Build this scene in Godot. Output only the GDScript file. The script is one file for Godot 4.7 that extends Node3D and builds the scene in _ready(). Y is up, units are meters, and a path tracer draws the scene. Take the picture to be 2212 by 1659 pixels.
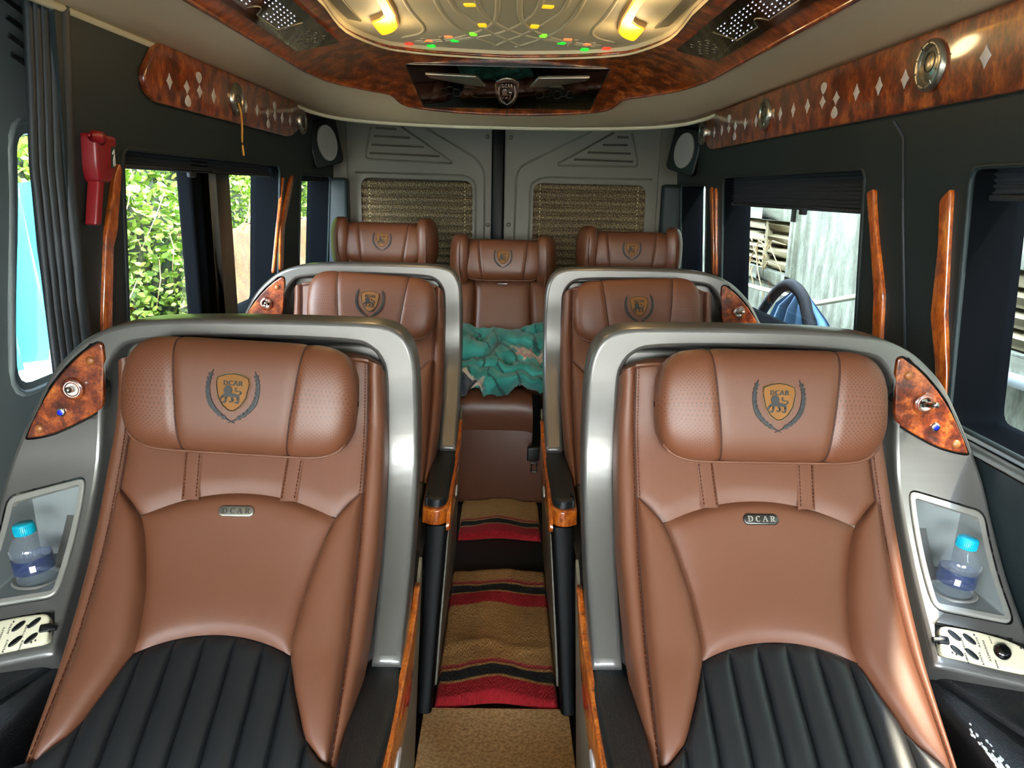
extends Node3D
# Interior of a passenger van seen from behind the driver's seats. x right, y up, the van's rear towards -z; floor at y = 0.

var mats := {}
var taken := {}

func _ready():
	# ---- camera, sky, sun, exposure -------------------------------------------------------
	var cam := Camera3D.new()
	cam.name = "camera"
	cam.fov = 53.05
	cam.near = 0.02
	cam.far = 200.0
	cam.position = Vector3(0.0, 1.35, 0.0)
	cam.rotation = Vector3(-0.245893, -0.01327, 0.020944)
	add_child(cam)
	cam.current = true
	var env := Environment.new()
	env.background_mode = Environment.BG_SKY
	var sky := Sky.new()
	var sm := ProceduralSkyMaterial.new()
	sm.sky_top_color = Color(0.72, 0.8, 0.88)
	sm.sky_horizon_color = Color(0.92, 0.93, 0.9)
	sm.sky_curve = 0.18
	sm.ground_bottom_color = Color(0.36, 0.35, 0.32)
	sm.ground_horizon_color = Color(0.7, 0.71, 0.69)
	sm.sky_energy_multiplier = 5.0
	sm.ground_energy_multiplier = 3.0
	sky.sky_material = sm
	env.sky = sky
	env.tonemap_mode = Environment.TONE_MAPPER_LINEAR
	env.tonemap_exposure = 1.8
	env.sdfgi_enabled = true
	env.ssao_enabled = true
	env.ssil_enabled = true
	var we := WorldEnvironment.new()
	we.name = "world_environment"
	we.environment = env
	add_child(we)
	var sun := DirectionalLight3D.new()
	sun.name = "sun"
	sun.light_color = Color(1.0, 0.95, 0.84)
	sun.light_energy = 5.0
	sun.light_angular_distance = 2.0
	sun.shadow_enabled = true
	sun.rotation_degrees = Vector3(-62, 68, 0)
	add_child(sun)
	# ---- the place ------------------------------------------------------------------------
	make_materials()
	build_floor()
	build_walls()
	build_ceiling()
	build_rear_doors()
	build_outside()
	build_seats()
	build_rear_seats()
	build_wall_fittings()
	build_small_things()

# ---- naming ---------------------------------------------------------------------------------
func numbered(n: String) -> String:
	if not taken.has(n):
		taken[n] = 0
		return n
	taken[n] += 1
	return "%s_%03d" % [n, taken[n]]

func tag(o, label: String, category := "", group := "", kind := ""):
	if label != "": o.set_meta("label", label)
	if category != "": o.set_meta("category", category)
	if group != "": o.set_meta("group", group)
	if kind != "": o.set_meta("kind", kind)
	return o

func thing(called: String, label: String, category: String, at := Vector3.ZERO, group := "") -> Node3D:
	var o := Node3D.new()
	o.name = numbered(called)
	add_child(o)
	o.position = at
	tag(o, label, category, group)
	return o

func part(called: String, st: SurfaceTool, m: Material, parent = null, label := "") -> MeshInstance3D:
	st.generate_normals()
	st.set_material(m)
	var o := MeshInstance3D.new()
	o.mesh = st.commit()
	o.cast_shadow = GeometryInstance3D.SHADOW_CASTING_SETTING_ON
	if parent == null:
		o.name = numbered(called)
		add_child(o)
	else:
		o.name = called
		parent.add_child(o, true)
	if label != "": o.set_meta("label", label)
	return o

func copy_part(src: MeshInstance3D, called: String, parent, xf: Transform3D, m: Material = null) -> MeshInstance3D:
	var o := MeshInstance3D.new()
	o.mesh = src.mesh
	o.name = called
	parent.add_child(o, true)
	o.transform = xf
	if m != null: o.material_override = m
	return o

func struct(called: String, st: SurfaceTool, m: Material) -> MeshInstance3D:
	var o := part(called, st, m)
	o.set_meta("kind", "structure")
	return o

# ---- shapes ---------------------------------------------------------------------------------
func st0() -> SurfaceTool:
	var s := SurfaceTool.new()
	s.begin(Mesh.PRIMITIVE_TRIANGLES)
	return s

func flat3(x: float, y: float, h: float) -> Vector3:
	return Vector3(x, y, h)

func pv(a: Array) -> PackedVector2Array:
	var r := PackedVector2Array()
	for i in range(0, a.size(), 2): r.append(Vector2(a[i], a[i + 1]))
	return r

func vtx(st: SurfaceTool, p: Vector3, uv := Vector2.ZERO):
	st.set_uv(uv)
	st.add_vertex(p)

func quad(st: SurfaceTool, a: Vector3, b: Vector3, c: Vector3, d: Vector3):
	for p in [a, b, c, a, c, d]: vtx(st, p)

# parametric surface f(u, v), u and v in 0..1
func grid(st: SurfaceTool, nu: int, nv: int, f: Callable, us := 1.0, vs := 1.0):
	st.set_smooth_group(0)
	var pts := PackedVector3Array()
	for j in nv + 1:
		for i in nu + 1:
			pts.append(f.call(float(i) / nu, float(j) / nv))
	for j in nv:
		for i in nu:
			var k := j * (nu + 1) + i
			var ua := us * i / nu
			var ub := us * (i + 1) / nu
			var va := vs * j / nv
			var vb := vs * (j + 1) / nv
			vtx(st, pts[k], Vector2(ua, va)); vtx(st, pts[k + 1], Vector2(ub, va)); vtx(st, pts[k + nu + 2], Vector2(ub, vb))
			vtx(st, pts[k], Vector2(ua, va)); vtx(st, pts[k + nu + 2], Vector2(ub, vb)); vtx(st, pts[k + nu + 1], Vector2(ua, vb))

func ccw(poly: PackedVector2Array) -> PackedVector2Array:
	var r := poly.duplicate()
	if Geometry2D.is_polygon_clockwise(r): r.reverse()
	return r

func inset(poly: PackedVector2Array, d: float) -> PackedVector2Array:
	var r := PackedVector2Array()
	var n := poly.size()
	for i in n:
		var e0 := (poly[i] - poly[(i + n - 1) % n]).normalized()
		var e1 := (poly[(i + 1) % n] - poly[i]).normalized()
		var n0 := Vector2(-e0.y, e0.x)
		var n1 := Vector2(-e1.y, e1.x)
		var b := n0 + n1
		var k := maxf(b.dot(n0), 0.35)
		r.append(poly[i] + b * (d / k))
	return r

# round the corners of a polygon
func rnd(poly: PackedVector2Array, rad: float, seg := 4) -> PackedVector2Array:
	var r := PackedVector2Array()
	var n := poly.size()
	for i in n:
		var p := poly[i]
		var a := poly[(i + n - 1) % n] - p
		var b := poly[(i + 1) % n] - p
		var d := minf(rad, minf(a.length(), b.length()) * 0.48)
		var pa := p + a.normalized() * d
		var pb := p + b.normalized() * d
		for k in seg + 1:
			var t := float(k) / seg
			r.append(pa.lerp(p, t).lerp(p.lerp(pb, t), t))
	return r

# closed smooth curve through points
func spline(poly: PackedVector2Array, seg := 4, closed := true) -> PackedVector2Array:
	var r := PackedVector2Array()
	var n := poly.size()
	var last := n if closed else n - 1
	for i in last:
		var p0 := poly[(i + n - 1) % n] if closed else poly[maxi(i - 1, 0)]
		var p1 := poly[i]
		var p2 := poly[(i + 1) % n] if closed else poly[mini(i + 1, n - 1)]
		var p3 := poly[(i + 2) % n] if closed else poly[mini(i + 2, n - 1)]
		for k in seg:
			r.append(p1.cubic_interpolate(p2, p0, p3, float(k) / seg))
	if not closed: r.append(poly[n - 1])
	return r

func spline3(pts: Array, seg := 4) -> Array:
	var r := []
	var n := pts.size()
	for i in n - 1:
		var p0: Vector3 = pts[maxi(i - 1, 0)]
		var p1: Vector3 = pts[i]
		var p2: Vector3 = pts[i + 1]
		var p3: Vector3 = pts[mini(i + 2, n - 1)]
		for k in seg: r.append(p1.cubic_interpolate(p2, p0, p3, float(k) / seg))
	r.append(pts[n - 1])
	return r

func ellipse(cx: float, cy: float, rx: float, ry: float, n := 20) -> PackedVector2Array:
	var r := PackedVector2Array()
	for i in n: r.append(Vector2(cx + rx * cos(TAU * i / n), cy + ry * sin(TAU * i / n)))
	return r

func cap(st: SurfaceTool, poly: PackedVector2Array, h: float, map: Callable):
	tri_cap(st, poly, poly, h, map)

# fill an outline; ref is the same outline before its edge was rounded, used where the rounded one folds over itself
func tri_cap(st: SurfaceTool, poly: PackedVector2Array, ref: PackedVector2Array, h: float, map: Callable):
	var idx := Geometry2D.triangulate_polygon(poly)
	if idx.is_empty(): idx = Geometry2D.triangulate_polygon(ref)
	if idx.is_empty():
		var c := Vector2.ZERO
		for p in poly: c += p / poly.size()
		for i in poly.size():
			for p in [c, poly[i], poly[(i + 1) % poly.size()]]: vtx(st, map.call(p.x, p.y, h), p)
	for i in idx:
		var p := poly[i]
		vtx(st, map.call(p.x, p.y, h), p)

func ring(st: SurfaceTool, pa: PackedVector2Array, ha: float, pb: PackedVector2Array, hb: float, map: Callable):
	var n := pa.size()
	for i in n:
		var j := (i + 1) % n
		quad(st, map.call(pa[i].x, pa[i].y, ha), map.call(pa[j].x, pa[j].y, ha), map.call(pb[j].x, pb[j].y, hb), map.call(pb[i].x, pb[i].y, hb))

# extrude an outline from h0 up to h1, front edge rounded by bev
func extrude(st: SurfaceTool, outline: PackedVector2Array, h0: float, h1: float, bev: float, map: Callable = flat3, back := false, soft := true):
	var poly := ccw(outline)
	st.set_smooth_group(1 if soft else -1)
	var prev := poly
	var ph := h0
	ring(st, prev, ph, poly, h1 - bev, map)
	prev = poly
	ph = h1 - bev
	if bev > 0.0:
		for k in [1, 2, 3]:
			var a: float = PI / 2 * k / 3.0
			var q := inset(poly, bev * (1.0 - cos(a)))
			var hh := h1 - bev + bev * sin(a)
			ring(st, prev, ph, q, hh, map)
			prev = q
			ph = hh
	else:
		st.set_smooth_group(2)
	tri_cap(st, prev, poly, h1, map)
	if back:
		st.set_smooth_group(3)
		cap(st, poly, h0, map)

# a flat outline with holes, cut into bands of y so that it can follow a curved surface
func sheet(st: SurfaceTool, outer: PackedVector2Array, holes: Array, band: float, h: float, map: Callable):
	st.set_smooth_group(4)
	var y0 := 1e9
	var y1 := -1e9
	var x0 := 1e9
	var x1 := -1e9
	for p in outer:
		y0 = minf(y0, p.y); y1 = maxf(y1, p.y); x0 = minf(x0, p.x); x1 = maxf(x1, p.x)
	var n := int(ceil((y1 - y0) / band))
	for i in n:
		var a := y0 + (y1 - y0) * i / n
		var b := y0 + (y1 - y0) * (i + 1) / n
		var strip := pv([x0 - 1, a, x1 + 1, a, x1 + 1, b, x0 - 1, b])
		var pieces: Array = Geometry2D.intersect_polygons(outer, strip)
		for hole in holes:
			var nxt := []
			for q in pieces:
				for c in Geometry2D.clip_polygons(q, hole): nxt.append(c)
			pieces = nxt
		for q in pieces: cap(st, q, h, map)

# the edge of an outline, from h0 to h1
func rim(st: SurfaceTool, poly: PackedVector2Array, h0: float, h1: float, map: Callable, step := 0.03):
	st.set_smooth_group(5)
	var fine := PackedVector2Array()
	var n := poly.size()
	for i in n:
		var a := poly[i]
		var b := poly[(i + 1) % n]
		var m := maxi(1, int(ceil(a.distance_to(b) / step)))
		for k in m: fine.append(a.lerp(b, float(k) / m))
	ring(st, fine, h0, fine, h1, map)

# a plate with rounded front edge over a curved surface: sheet + rounded edge + side
func plate(st: SurfaceTool, outer: PackedVector2Array, holes: Array, band: float, depth: float, bev: float, map: Callable):
	var poly := ccw(outer)
	var fine := PackedVector2Array()
	var n := poly.size()
	for i in n:
		var a := poly[i]
		var b := poly[(i + 1) % n]
		var m := maxi(1, int(ceil(a.distance_to(b) / band)))
		for k in m: fine.append(a.lerp(b, float(k) / m))
	var inner := inset(fine, bev)
	sheet(st, inner, holes, band, 0.0, map)
	st.set_smooth_group(4)
	var prev := inner
	var ph := 0.0
	for k in [1, 2, 3]:
		var a: float = PI / 2 * k / 3.0
		var q := inset(fine, bev * (1.0 - sin(a)))
		var hh := -bev * (1.0 - cos(a))
		ring(st, prev, ph, q, hh, map)
		prev = q
		ph = hh
	ring(st, fine, -bev, fine, -depth, map)
	for hole in holes:
		rim(st, hole, 0.0, -minf(depth, 0.02), map)

func tube(st: SurfaceTool, pts: Array, r, seg := 8, closed := false, squash := 1.0, up := Vector3.UP):
	st.set_smooth_group(0)
	var rings := []
	var n := pts.size()
	for i in n:
		var p: Vector3 = pts[i]
		var a: Vector3 = pts[(i + n - 1) % n] if closed else pts[maxi(i - 1, 0)]
		var b: Vector3 = pts[(i + 1) % n] if closed else pts[mini(i + 1, n - 1)]
		var t := (b - a).normalized()
		var side := t.cross(up)
		if side.length() < 1e-4: side = t.cross(Vector3.RIGHT)
		side = side.normalized()
		var nu := side.cross(t).normalized()
		var rr: float = r[i] if r is Array else r
		var loop := []
		for k in seg:
			var g := TAU * k / seg
			loop.append(p + side * cos(g) * rr + nu * sin(g) * rr * squash)
		rings.append(loop)
	for i in (n if closed else n - 1):
		var ra: Array = rings[i]
		var rb: Array = rings[(i + 1) % n]
		for k in seg:
			var k2 := (k + 1) % seg
			quad(st, ra[k], ra[k2], rb[k2], rb[k])
	if not closed:
		for e in [0, n - 1]:
			for k in seg:
				vtx(st, pts[e]); vtx(st, rings[e][k]); vtx(st, rings[e][(k + 1) % seg])

func lathe(st: SurfaceTool, prof: Array, seg := 20, xf := Transform3D.IDENTITY):
	for i in prof.size() - 1:
		st.set_smooth_group(0)
		for k in seg:
			var a := TAU * k / seg
			var b := TAU * (k + 1) / seg
			var p: Vector2 = prof[i]
			var q: Vector2 = prof[i + 1]
			quad(st, xf * Vector3(p.x * cos(a), p.y, p.x * sin(a)), xf * Vector3(p.x * cos(b), p.y, p.x * sin(b)), xf * Vector3(q.x * cos(b), q.y, q.x * sin(b)), xf * Vector3(q.x * cos(a), q.y, q.x * sin(a)))

# box with rounded edges
func rbox(st: SurfaceTool, c: Vector3, size: Vector3, b := 0.004, basis := Basis.IDENTITY):
	var hx := size.x / 2
	var hy := size.y / 2
	var poly := rnd(pv([-hx, -hy, hx, -hy, hx, hy, -hx, hy]), b, 3)
	var m := func(x, y, h): return c + basis * Vector3(x, y, h)
	extrude(st, poly, 0.0, size.z / 2, b * 0.9, m)
	var m2 := func(x, y, h): return c + basis * Vector3(x, y, -h)
	extrude(st, poly, 0.0, size.z / 2, b * 0.9, m2)

# outline of a pen stroke of changing width
func stroke(pts: PackedVector2Array, w: Array) -> PackedVector2Array:
	var l := PackedVector2Array()
	var r := PackedVector2Array()
	var n := pts.size()
	for i in n:
		var t := (pts[mini(i + 1, n - 1)] - pts[maxi(i - 1, 0)]).normalized()
		var nn := Vector2(-t.y, t.x)
		var k := float(i) / (n - 1) * (w.size() - 1)
		var a := int(floor(k))
		var ww: float = lerpf(w[a], w[mini(a + 1, w.size() - 1)], k - a) / 2
		l.append(pts[i] + nn * ww)
		r.append(pts[i] - nn * ww)
	r.reverse()
	l.append_array(r)
	return l

func curve_at(xs: Array, ys: Array, x: float) -> float:
	var n := xs.size()
	if x <= xs[0]: return ys[0] + (x - xs[0]) * (ys[1] - ys[0]) / (xs[1] - xs[0])
	if x >= xs[n - 1]: return ys[n - 1] + (x - xs[n - 1]) * (ys[n - 1] - ys[n - 2]) / (xs[n - 1] - xs[n - 2])
	var i := 0
	while x > xs[i + 1]: i += 1
	var h: float = xs[i + 1] - xs[i]
	var d: float = (ys[i + 1] - ys[i]) / h
	var m0: float = d if i == 0 else (ys[i + 1] - ys[i - 1]) / (xs[i + 1] - xs[i - 1])
	var m1: float = d if i == n - 2 else (ys[i + 2] - ys[i]) / (xs[i + 2] - xs[i])
	var t: float = (x - xs[i]) / h
	return (2 * t * t * t - 3 * t * t + 1) * ys[i] + (t * t * t - 2 * t * t + t) * h * m0 + (-2 * t * t * t + 3 * t * t) * ys[i + 1] + (t * t * t - t * t) * h * m1

func line_at(xs: Array, ys: Array, x: float) -> float:
	var n := xs.size()
	if x <= xs[0]: return ys[0]
	for i in n - 1:
		if x <= xs[i + 1]: return lerpf(ys[i], ys[i + 1], (x - xs[i]) / (xs[i + 1] - xs[i]))
	return ys[n - 1]

# lettering laid on a surface: map(x, y, h), centred, of the given letter height
func letters(st: SurfaceTool, text: String, height: float, depth: float, map: Callable, font_name := "Droid Sans", spread := 1.0, turn := 0.0, at := Vector2.ZERO):
	var tm := TextMesh.new()
	var f := SystemFont.new()
	f.font_names = PackedStringArray([font_name])
	f.font_weight = 700
	tm.font = f
	tm.text = text
	tm.font_size = 32
	tm.pixel_size = height / 23.0
	tm.depth = depth / height * height
	tm.curve_step = 1.0
	var arr := tm.get_mesh_arrays()
	var vs: PackedVector3Array = arr[Mesh.ARRAY_VERTEX]
	var ids = arr[Mesh.ARRAY_INDEX]
	st.set_smooth_group(-1)
	var order: Array = Array(ids) if ids != null and ids.size() > 0 else range(vs.size())
	for i in order:
		var p := vs[i]
		var q := Vector2(p.x * spread, p.y).rotated(turn) + at
		vtx(st, map.call(q.x, q.y, p.z + depth * 0.5))

# ---- materials ------------------------------------------------------------------------------
func sm3(called: String, c: Color, rough: float, metal := 0.0) -> StandardMaterial3D:
	var m := StandardMaterial3D.new()
	m.resource_name = called
	m.albedo_color = c
	m.roughness = rough
	m.metallic = metal
	m.cull_mode = BaseMaterial3D.CULL_DISABLED
	mats[called] = m
	return m

func noise_bytes(size: int, freq: float, oct: int, seed_: int, warp := 0.0) -> PackedByteArray:
	var n := FastNoiseLite.new()
	n.seed = seed_
	n.noise_type = FastNoiseLite.TYPE_SIMPLEX_SMOOTH
	n.frequency = freq
	n.fractal_octaves = oct
	if warp > 0.0:
		n.domain_warp_enabled = true
		n.domain_warp_amplitude = warp
		n.domain_warp_frequency = freq * 0.8
		n.domain_warp_fractal_octaves = 3
	var im := n.get_seamless_image(size, size)
	im.convert(Image.FORMAT_L8)
	return im.get_data()

func ramp_tex(size: int, layers: Array, cols: Array) -> ImageTexture:
	# layers: [bytes, weight] summed and normalised to 0..1, cols: [[pos, Color] ...]
	var out := PackedByteArray()
	out.resize(size * size * 3)
	var g := Gradient.new()
	var offs := PackedFloat32Array()
	var cs := PackedColorArray()
	for c in cols: offs.append(c[0]); cs.append(c[1])
	g.offsets = offs
	g.colors = cs
	var lut := []
	for i in 256: lut.append(g.sample(i / 255.0))
	var tot := 0.0
	for l in layers: tot += l[1]
	for i in size * size:
		var v := 0.0
		for l in layers: v += l[0][i] * l[1]
		var c: Color = lut[clampi(int(v / tot), 0, 255)]
		out[i * 3] = int(c.r * 255); out[i * 3 + 1] = int(c.g * 255); out[i * 3 + 2] = int(c.b * 255)
	var im := Image.create_from_data(size, size, false, Image.FORMAT_RGB8, out)
	im.generate_mipmaps()
	return ImageTexture.create_from_image(im)

func bump_tex(size: int, freq: float, oct: int, seed_: int, strength: float) -> ImageTexture:
	var im := Image.create_from_data(size, size, false, Image.FORMAT_L8, noise_bytes(size, freq, oct, seed_))
	im.convert(Image.FORMAT_RGBA8)
	im.bump_map_to_normal_map(strength)
	return ImageTexture.create_from_image(im)

func tri(m: StandardMaterial3D, scale: float, world := false):
	m.uv1_triplanar = true
	m.uv1_world_triplanar = world
	m.uv1_scale = Vector3.ONE * scale
	m.uv1_triplanar_sharpness = 4.0

func bumpy(m: StandardMaterial3D, t: Texture2D, k: float):
	m.normal_enabled = true
	m.normal_texture = t
	m.normal_scale = k

func make_materials():
	var grain := bump_tex(256, 0.09, 3, 11, 4.0)
	var soft := bump_tex(256, 0.02, 3, 12, 5.0)
	var m := sm3("leather", Color(0.365, 0.21, 0.13), 0.52)
	tri(m, 22.0); bumpy(m, grain, 0.16)
	m = sm3("leather_rear", Color(0.365, 0.21, 0.13), 0.4)
	tri(m, 22.0); bumpy(m, grain, 0.16)
	m = sm3("stitch", Color(0.45, 0.2, 0.1), 0.7)
	m = sm3("seam", Color(0.22, 0.1, 0.05), 0.7)
	m = sm3("black_leather", Color(0.085, 0.088, 0.095), 0.42)
	tri(m, 22.0); bumpy(m, grain, 0.16)
	# perforated leather: staggered punched dots
	var im := Image.create(64, 64, false, Image.FORMAT_RGB8)
	im.fill(Color(0.385, 0.222, 0.138))
	for y in 64:
		for x in 64:
			for c in [Vector2(16, 16), Vector2(48, 48)]:
				if Vector2(x, y).distance_to(c) < 7.0: im.set_pixel(x, y, Color(0.15, 0.07, 0.04))
	im.generate_mipmaps()
	m = sm3("perforated", Color(1, 1, 1), 0.46)
	m.albedo_texture = ImageTexture.create_from_image(im)
	m.uv1_scale = Vector3(1.0 / 0.007, 1.0 / 0.007, 1)
	# paint and plastics
	var fleck := bump_tex(256, 0.2, 2, 21, 2.0)
	m = sm3("silver", Color(0.41, 0.4, 0.385), 0.33, 0.55)
	tri(m, 12.0); bumpy(m, fleck, 0.15)
	m.clearcoat_enabled = true
	m.clearcoat = 0.5
	m.clearcoat_roughness = 0.15
	sm3("silver_light", Color(0.62, 0.61, 0.58), 0.35, 0.5)
	sm3("dark_gap", Color(0.03, 0.03, 0.032), 0.7)
	m = sm3("charcoal", Color(0.12, 0.155, 0.165), 0.5)
	tri(m, 10.0); bumpy(m, grain, 0.15)
	m.metallic_specular = 0.35
	m = sm3("door_grey", Color(0.42, 0.45, 0.45), 0.5)
	tri(m, 10.0); bumpy(m, grain, 0.15)
	m = sm3("seal", Color(0.13, 0.15, 0.17), 0.55)
	m = sm3("vinyl", Color(0.075, 0.085, 0.095), 0.45)
	tri(m, 9.0); bumpy(m, grain, 0.25)
	m = sm3("column", Color(0.028, 0.026, 0.028), 0.55)
	m.metallic_specular = 0.3
	m = sm3("gloss_black", Color(0.02, 0.018, 0.018), 0.06)
	m.clearcoat_enabled = true
	m.clearcoat = 1.0
	m.clearcoat_roughness = 0.04
	m = sm3("beige", Color(0.78, 0.69, 0.56), 0.5)
	tri(m, 10.0); bumpy(m, grain, 0.1)
	m = sm3("headliner", Color(0.7, 0.66, 0.55), 0.55)
	m = sm3("ivory", Color(0.8, 0.77, 0.66), 0.4)
	m = sm3("tailgate", Color(0.35, 0.335, 0.285), 0.5)
	tri(m, 10.0); bumpy(m, grain, 0.1)
	sm3("chrome", Color(0.8, 0.79, 0.77), 0.12, 1.0)
	sm3("satin", Color(0.62, 0.6, 0.55), 0.28, 0.9)
	sm3("pewter", Color(0.35, 0.34, 0.33), 0.25, 0.9)
	sm3("inlay", Color(0.72, 0.7, 0.7), 0.35)
	sm3("tan_cap", Color(0.55, 0.33, 0.17), 0.35)
	sm3("grille", Color(0.5, 0.5, 0.49), 0.8)
	sm3("red_plastic", Color(0.5, 0.06, 0.09), 0.35)
	sm3("green_sticker", Color(0.05, 0.16, 0.1), 0.5)
	sm3("white", Color(0.85, 0.85, 0.83), 0.5)
	sm3("black", Color(0.025, 0.025, 0.028), 0.4)
	sm3("thread_black", Color(0.035, 0.04, 0.045), 0.55)
	m = sm3("gold_cloth", Color(0.47, 0.295, 0.06), 0.65)
	tri(m, 60.0); bumpy(m, grain, 0.8)
	sm3("gold_rim", Color(0.52, 0.37, 0.2), 0.5)
	sm3("straw", Color(0.72, 0.5, 0.14), 0.6)
	sm3("ink", Color(0.12, 0.11, 0.1), 0.6)
	sm3("cap_blue", Color(0.02, 0.62, 0.72), 0.35)
	m = sm3("lamp_glow", Color(0.9, 0.7, 0.15), 0.4)
	m.emission_enabled = true
	m.emission = Color(1.0, 0.68, 0.06)
	m.emission_energy_multiplier = 1.0
	sm3("lamp_case", Color(0.72, 0.55, 0.34), 0.4)
	for c in [["yellow", Color(1.0, 0.75, 0.1)], ["lime", Color(0.5, 0.95, 0.2)], ["green", Color(0.1, 0.85, 0.2)], ["orange", Color(1.0, 0.5, 0.25)], ["red", Color(0.95, 0.22, 0.12)]]:
		m = sm3("led_" + c[0], c[1] * 0.5, 0.4)
		m.emission_enabled = true
		m.emission = c[1]
		m.emission_energy_multiplier = 0.7
	m = sm3("led_blue", Color(0.05, 0.1, 0.6), 0.3)
	m.emission_enabled = true
	m.emission = Color(0.04, 0.08, 0.95)
	m.emission_energy_multiplier = 0.8
	m = sm3("led_white", Color(0.8, 0.8, 0.85), 0.3)
	m.emission_enabled = true
	m.emission = Color(0.85, 0.88, 1.0)
	m.emission_energy_multiplier = 0.8
	# wood: dark burl of the ceiling and control panels, and the lighter orange of the trims
	var a := noise_bytes(512, 0.012, 4, 31, 60.0)
	var b := noise_bytes(512, 0.05, 4, 32, 30.0)
	var burl := ramp_tex(512, [[a, 0.65], [b, 0.35]], [[0.12, Color(0.17, 0.055, 0.025)], [0.36, Color(0.34, 0.125, 0.045)], [0.52, Color(0.48, 0.2, 0.07)], [0.68, Color(0.62, 0.32, 0.12)], [0.9, Color(0.74, 0.45, 0.2)]])
	var ora := ramp_tex(512, [[a, 0.5], [b, 0.5]], [[0.15, Color(0.36, 0.14, 0.03)], [0.4, Color(0.6, 0.27, 0.06)], [0.6, Color(0.74, 0.38, 0.09)], [0.85, Color(0.86, 0.52, 0.17)]])
	m = sm3("burl", Color(1, 1, 1), 0.3)
	m.albedo_texture = burl
	tri(m, 3.2)
	m.uv1_scale = Vector3(2.4, 1.5, 2.4)
	m.clearcoat_enabled = true
	m.clearcoat = 1.0
	m.clearcoat_roughness = 0.08
	m = sm3("burl_small", Color(1, 1, 1), 0.3)
	m.albedo_texture = burl
	tri(m, 4.5)
	m.clearcoat_enabled = true
	m.clearcoat = 1.0
	m.clearcoat_roughness = 0.06
	m = sm3("orange_wood", Color(1, 1, 1), 0.3)
	m.albedo_texture = ora
	tri(m, 6.0)
	m.uv1_scale = Vector3(5.0, 1.8, 5.0)
	m.clearcoat_enabled = true
	m.clearcoat = 1.0
	m.clearcoat_roughness = 0.08
	# carpet
	var w := noise_bytes(512, 0.16, 2, 41)
	var w2 := noise_bytes(512, 0.02, 3, 42)
	m = sm3("carpet", Color(1, 1, 1), 0.95)
	m.albedo_texture = ramp_tex(512, [[w, 0.7], [w2, 0.3]], [[0.28, Color(0.52, 0.38, 0.22)], [0.5, Color(0.84, 0.67, 0.45)], [0.72, Color(0.96, 0.83, 0.62)]])
	tri(m, 8.0); bumpy(m, bump_tex(512, 0.16, 2, 41, 8.0), 0.8)
	# striped rug: the dyed bands run across, v along the rug; 1 unit of v = 1 m
	var rim_ := Image.create(64, 1024, false, Image.FORMAT_RGB8)
	var rr := RandomNumberGenerator.new()
	rr.seed = 5
	var tan_ := Color(0.6, 0.44, 0.24)
	for y in 1024:
		var v := y / 1024.0
		var c := tan_
		for s in [[0.0, 0.075, Color(0.6, 0.04, 0.09)], [0.086, 0.13, Color(0.03, 0.03, 0.03)], [0.142, 0.15, Color(0.5, 0.1, 0.12)], [0.15, 0.16, Color(0.62, 0.22, 0.2)]]:
			for off in [0.0, 0.49]:
				if v >= s[0] + off and v < s[1] + off: c = s[2]
		for x in 64:
			var k := 0.86 + rr.randf() * 0.28
			rim_.set_pixel(x, y, Color(minf(c.r * k, 1), minf(c.g * k, 1), minf(c.b * k, 1)))
	m = sm3("rug", Color(1, 1, 1), 0.95)
	m.albedo_texture = ImageTexture.create_from_image(rim_)
	bumpy(m, bump_tex(256, 0.25, 2, 44, 6.0), 0.6)
	sm3("floor_dark", Color(0.07, 0.055, 0.045), 0.6)
	# blinds of the rear doors: coarse gold and purple weave
	var s1 := noise_bytes(256, 0.12, 3, 51)
	m = sm3("blind_cloth", Color(1, 1, 1), 0.75)
	m.albedo_texture = ramp_tex(256, [[s1, 1.0]], [[0.25, Color(0.13, 0.09, 0.1)], [0.5, Color(0.33, 0.27, 0.21)], [0.7, Color(0.66, 0.58, 0.37)]])
	m.uv1_scale = Vector3(2.0, 4.0, 1)
	m.backlight_enabled = true
	m.backlight = Color(0.12, 0.12, 0.1)
	sm3("shade_cloth", Color(0.1, 0.125, 0.16), 0.8)
	sm3("painted_light_leak", Color(0.85, 0.82, 0.6), 0.3)  # pale tone stands in for daylight through the cord holes
	# fleece
	m = sm3("fleece", Color(1, 1, 1), 0.95)
	m.vertex_color_use_as_albedo = true
	m.rim_enabled = true
	m.rim = 0.5
	tri(m, 14.0); bumpy(m, soft, 0.5)
	# glass and bottle
	m = sm3("tinted_glass", Color(0.03, 0.05, 0.045, 0.4), 0.0)
	m.transparency = BaseMaterial3D.TRANSPARENCY_ALPHA
	m = sm3("clear_glass", Color(0.5, 0.6, 0.58, 0.08), 0.0)
	m.transparency = BaseMaterial3D.TRANSPARENCY_ALPHA
	m = sm3("bottle_plastic", Color(0.85, 0.93, 1.0, 0.05), 0.03)
	m.transparency = BaseMaterial3D.TRANSPARENCY_ALPHA
	m = sm3("bottle_label", Color(0.1, 0.17, 0.36, 0.6), 0.2)
	m.transparency = BaseMaterial3D.TRANSPARENCY_ALPHA
	sm3("niche_wall", Color(0.5, 0.52, 0.52), 0.18)
	# outside
	var c1 := noise_bytes(512, 0.01, 5, 61)
	var c2 := noise_bytes(512, 0.1, 3, 62)
	m = sm3("concrete", Color(1, 1, 1), 0.9)
	m.albedo_texture = ramp_tex(512, [[c1, 0.7], [c2, 0.3]], [[0.3, Color(0.29, 0.3, 0.24)], [0.5, Color(0.385, 0.4, 0.335)], [0.7, Color(0.48, 0.49, 0.42)]])
	tri(m, 0.6)
	m.uv1_scale = Vector3(1.2, 0.35, 1.2)
	sm3("louver", Color(0.45, 0.41, 0.29), 0.8)
	m = sm3("earth", Color(1, 1, 1), 0.95)
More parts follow.
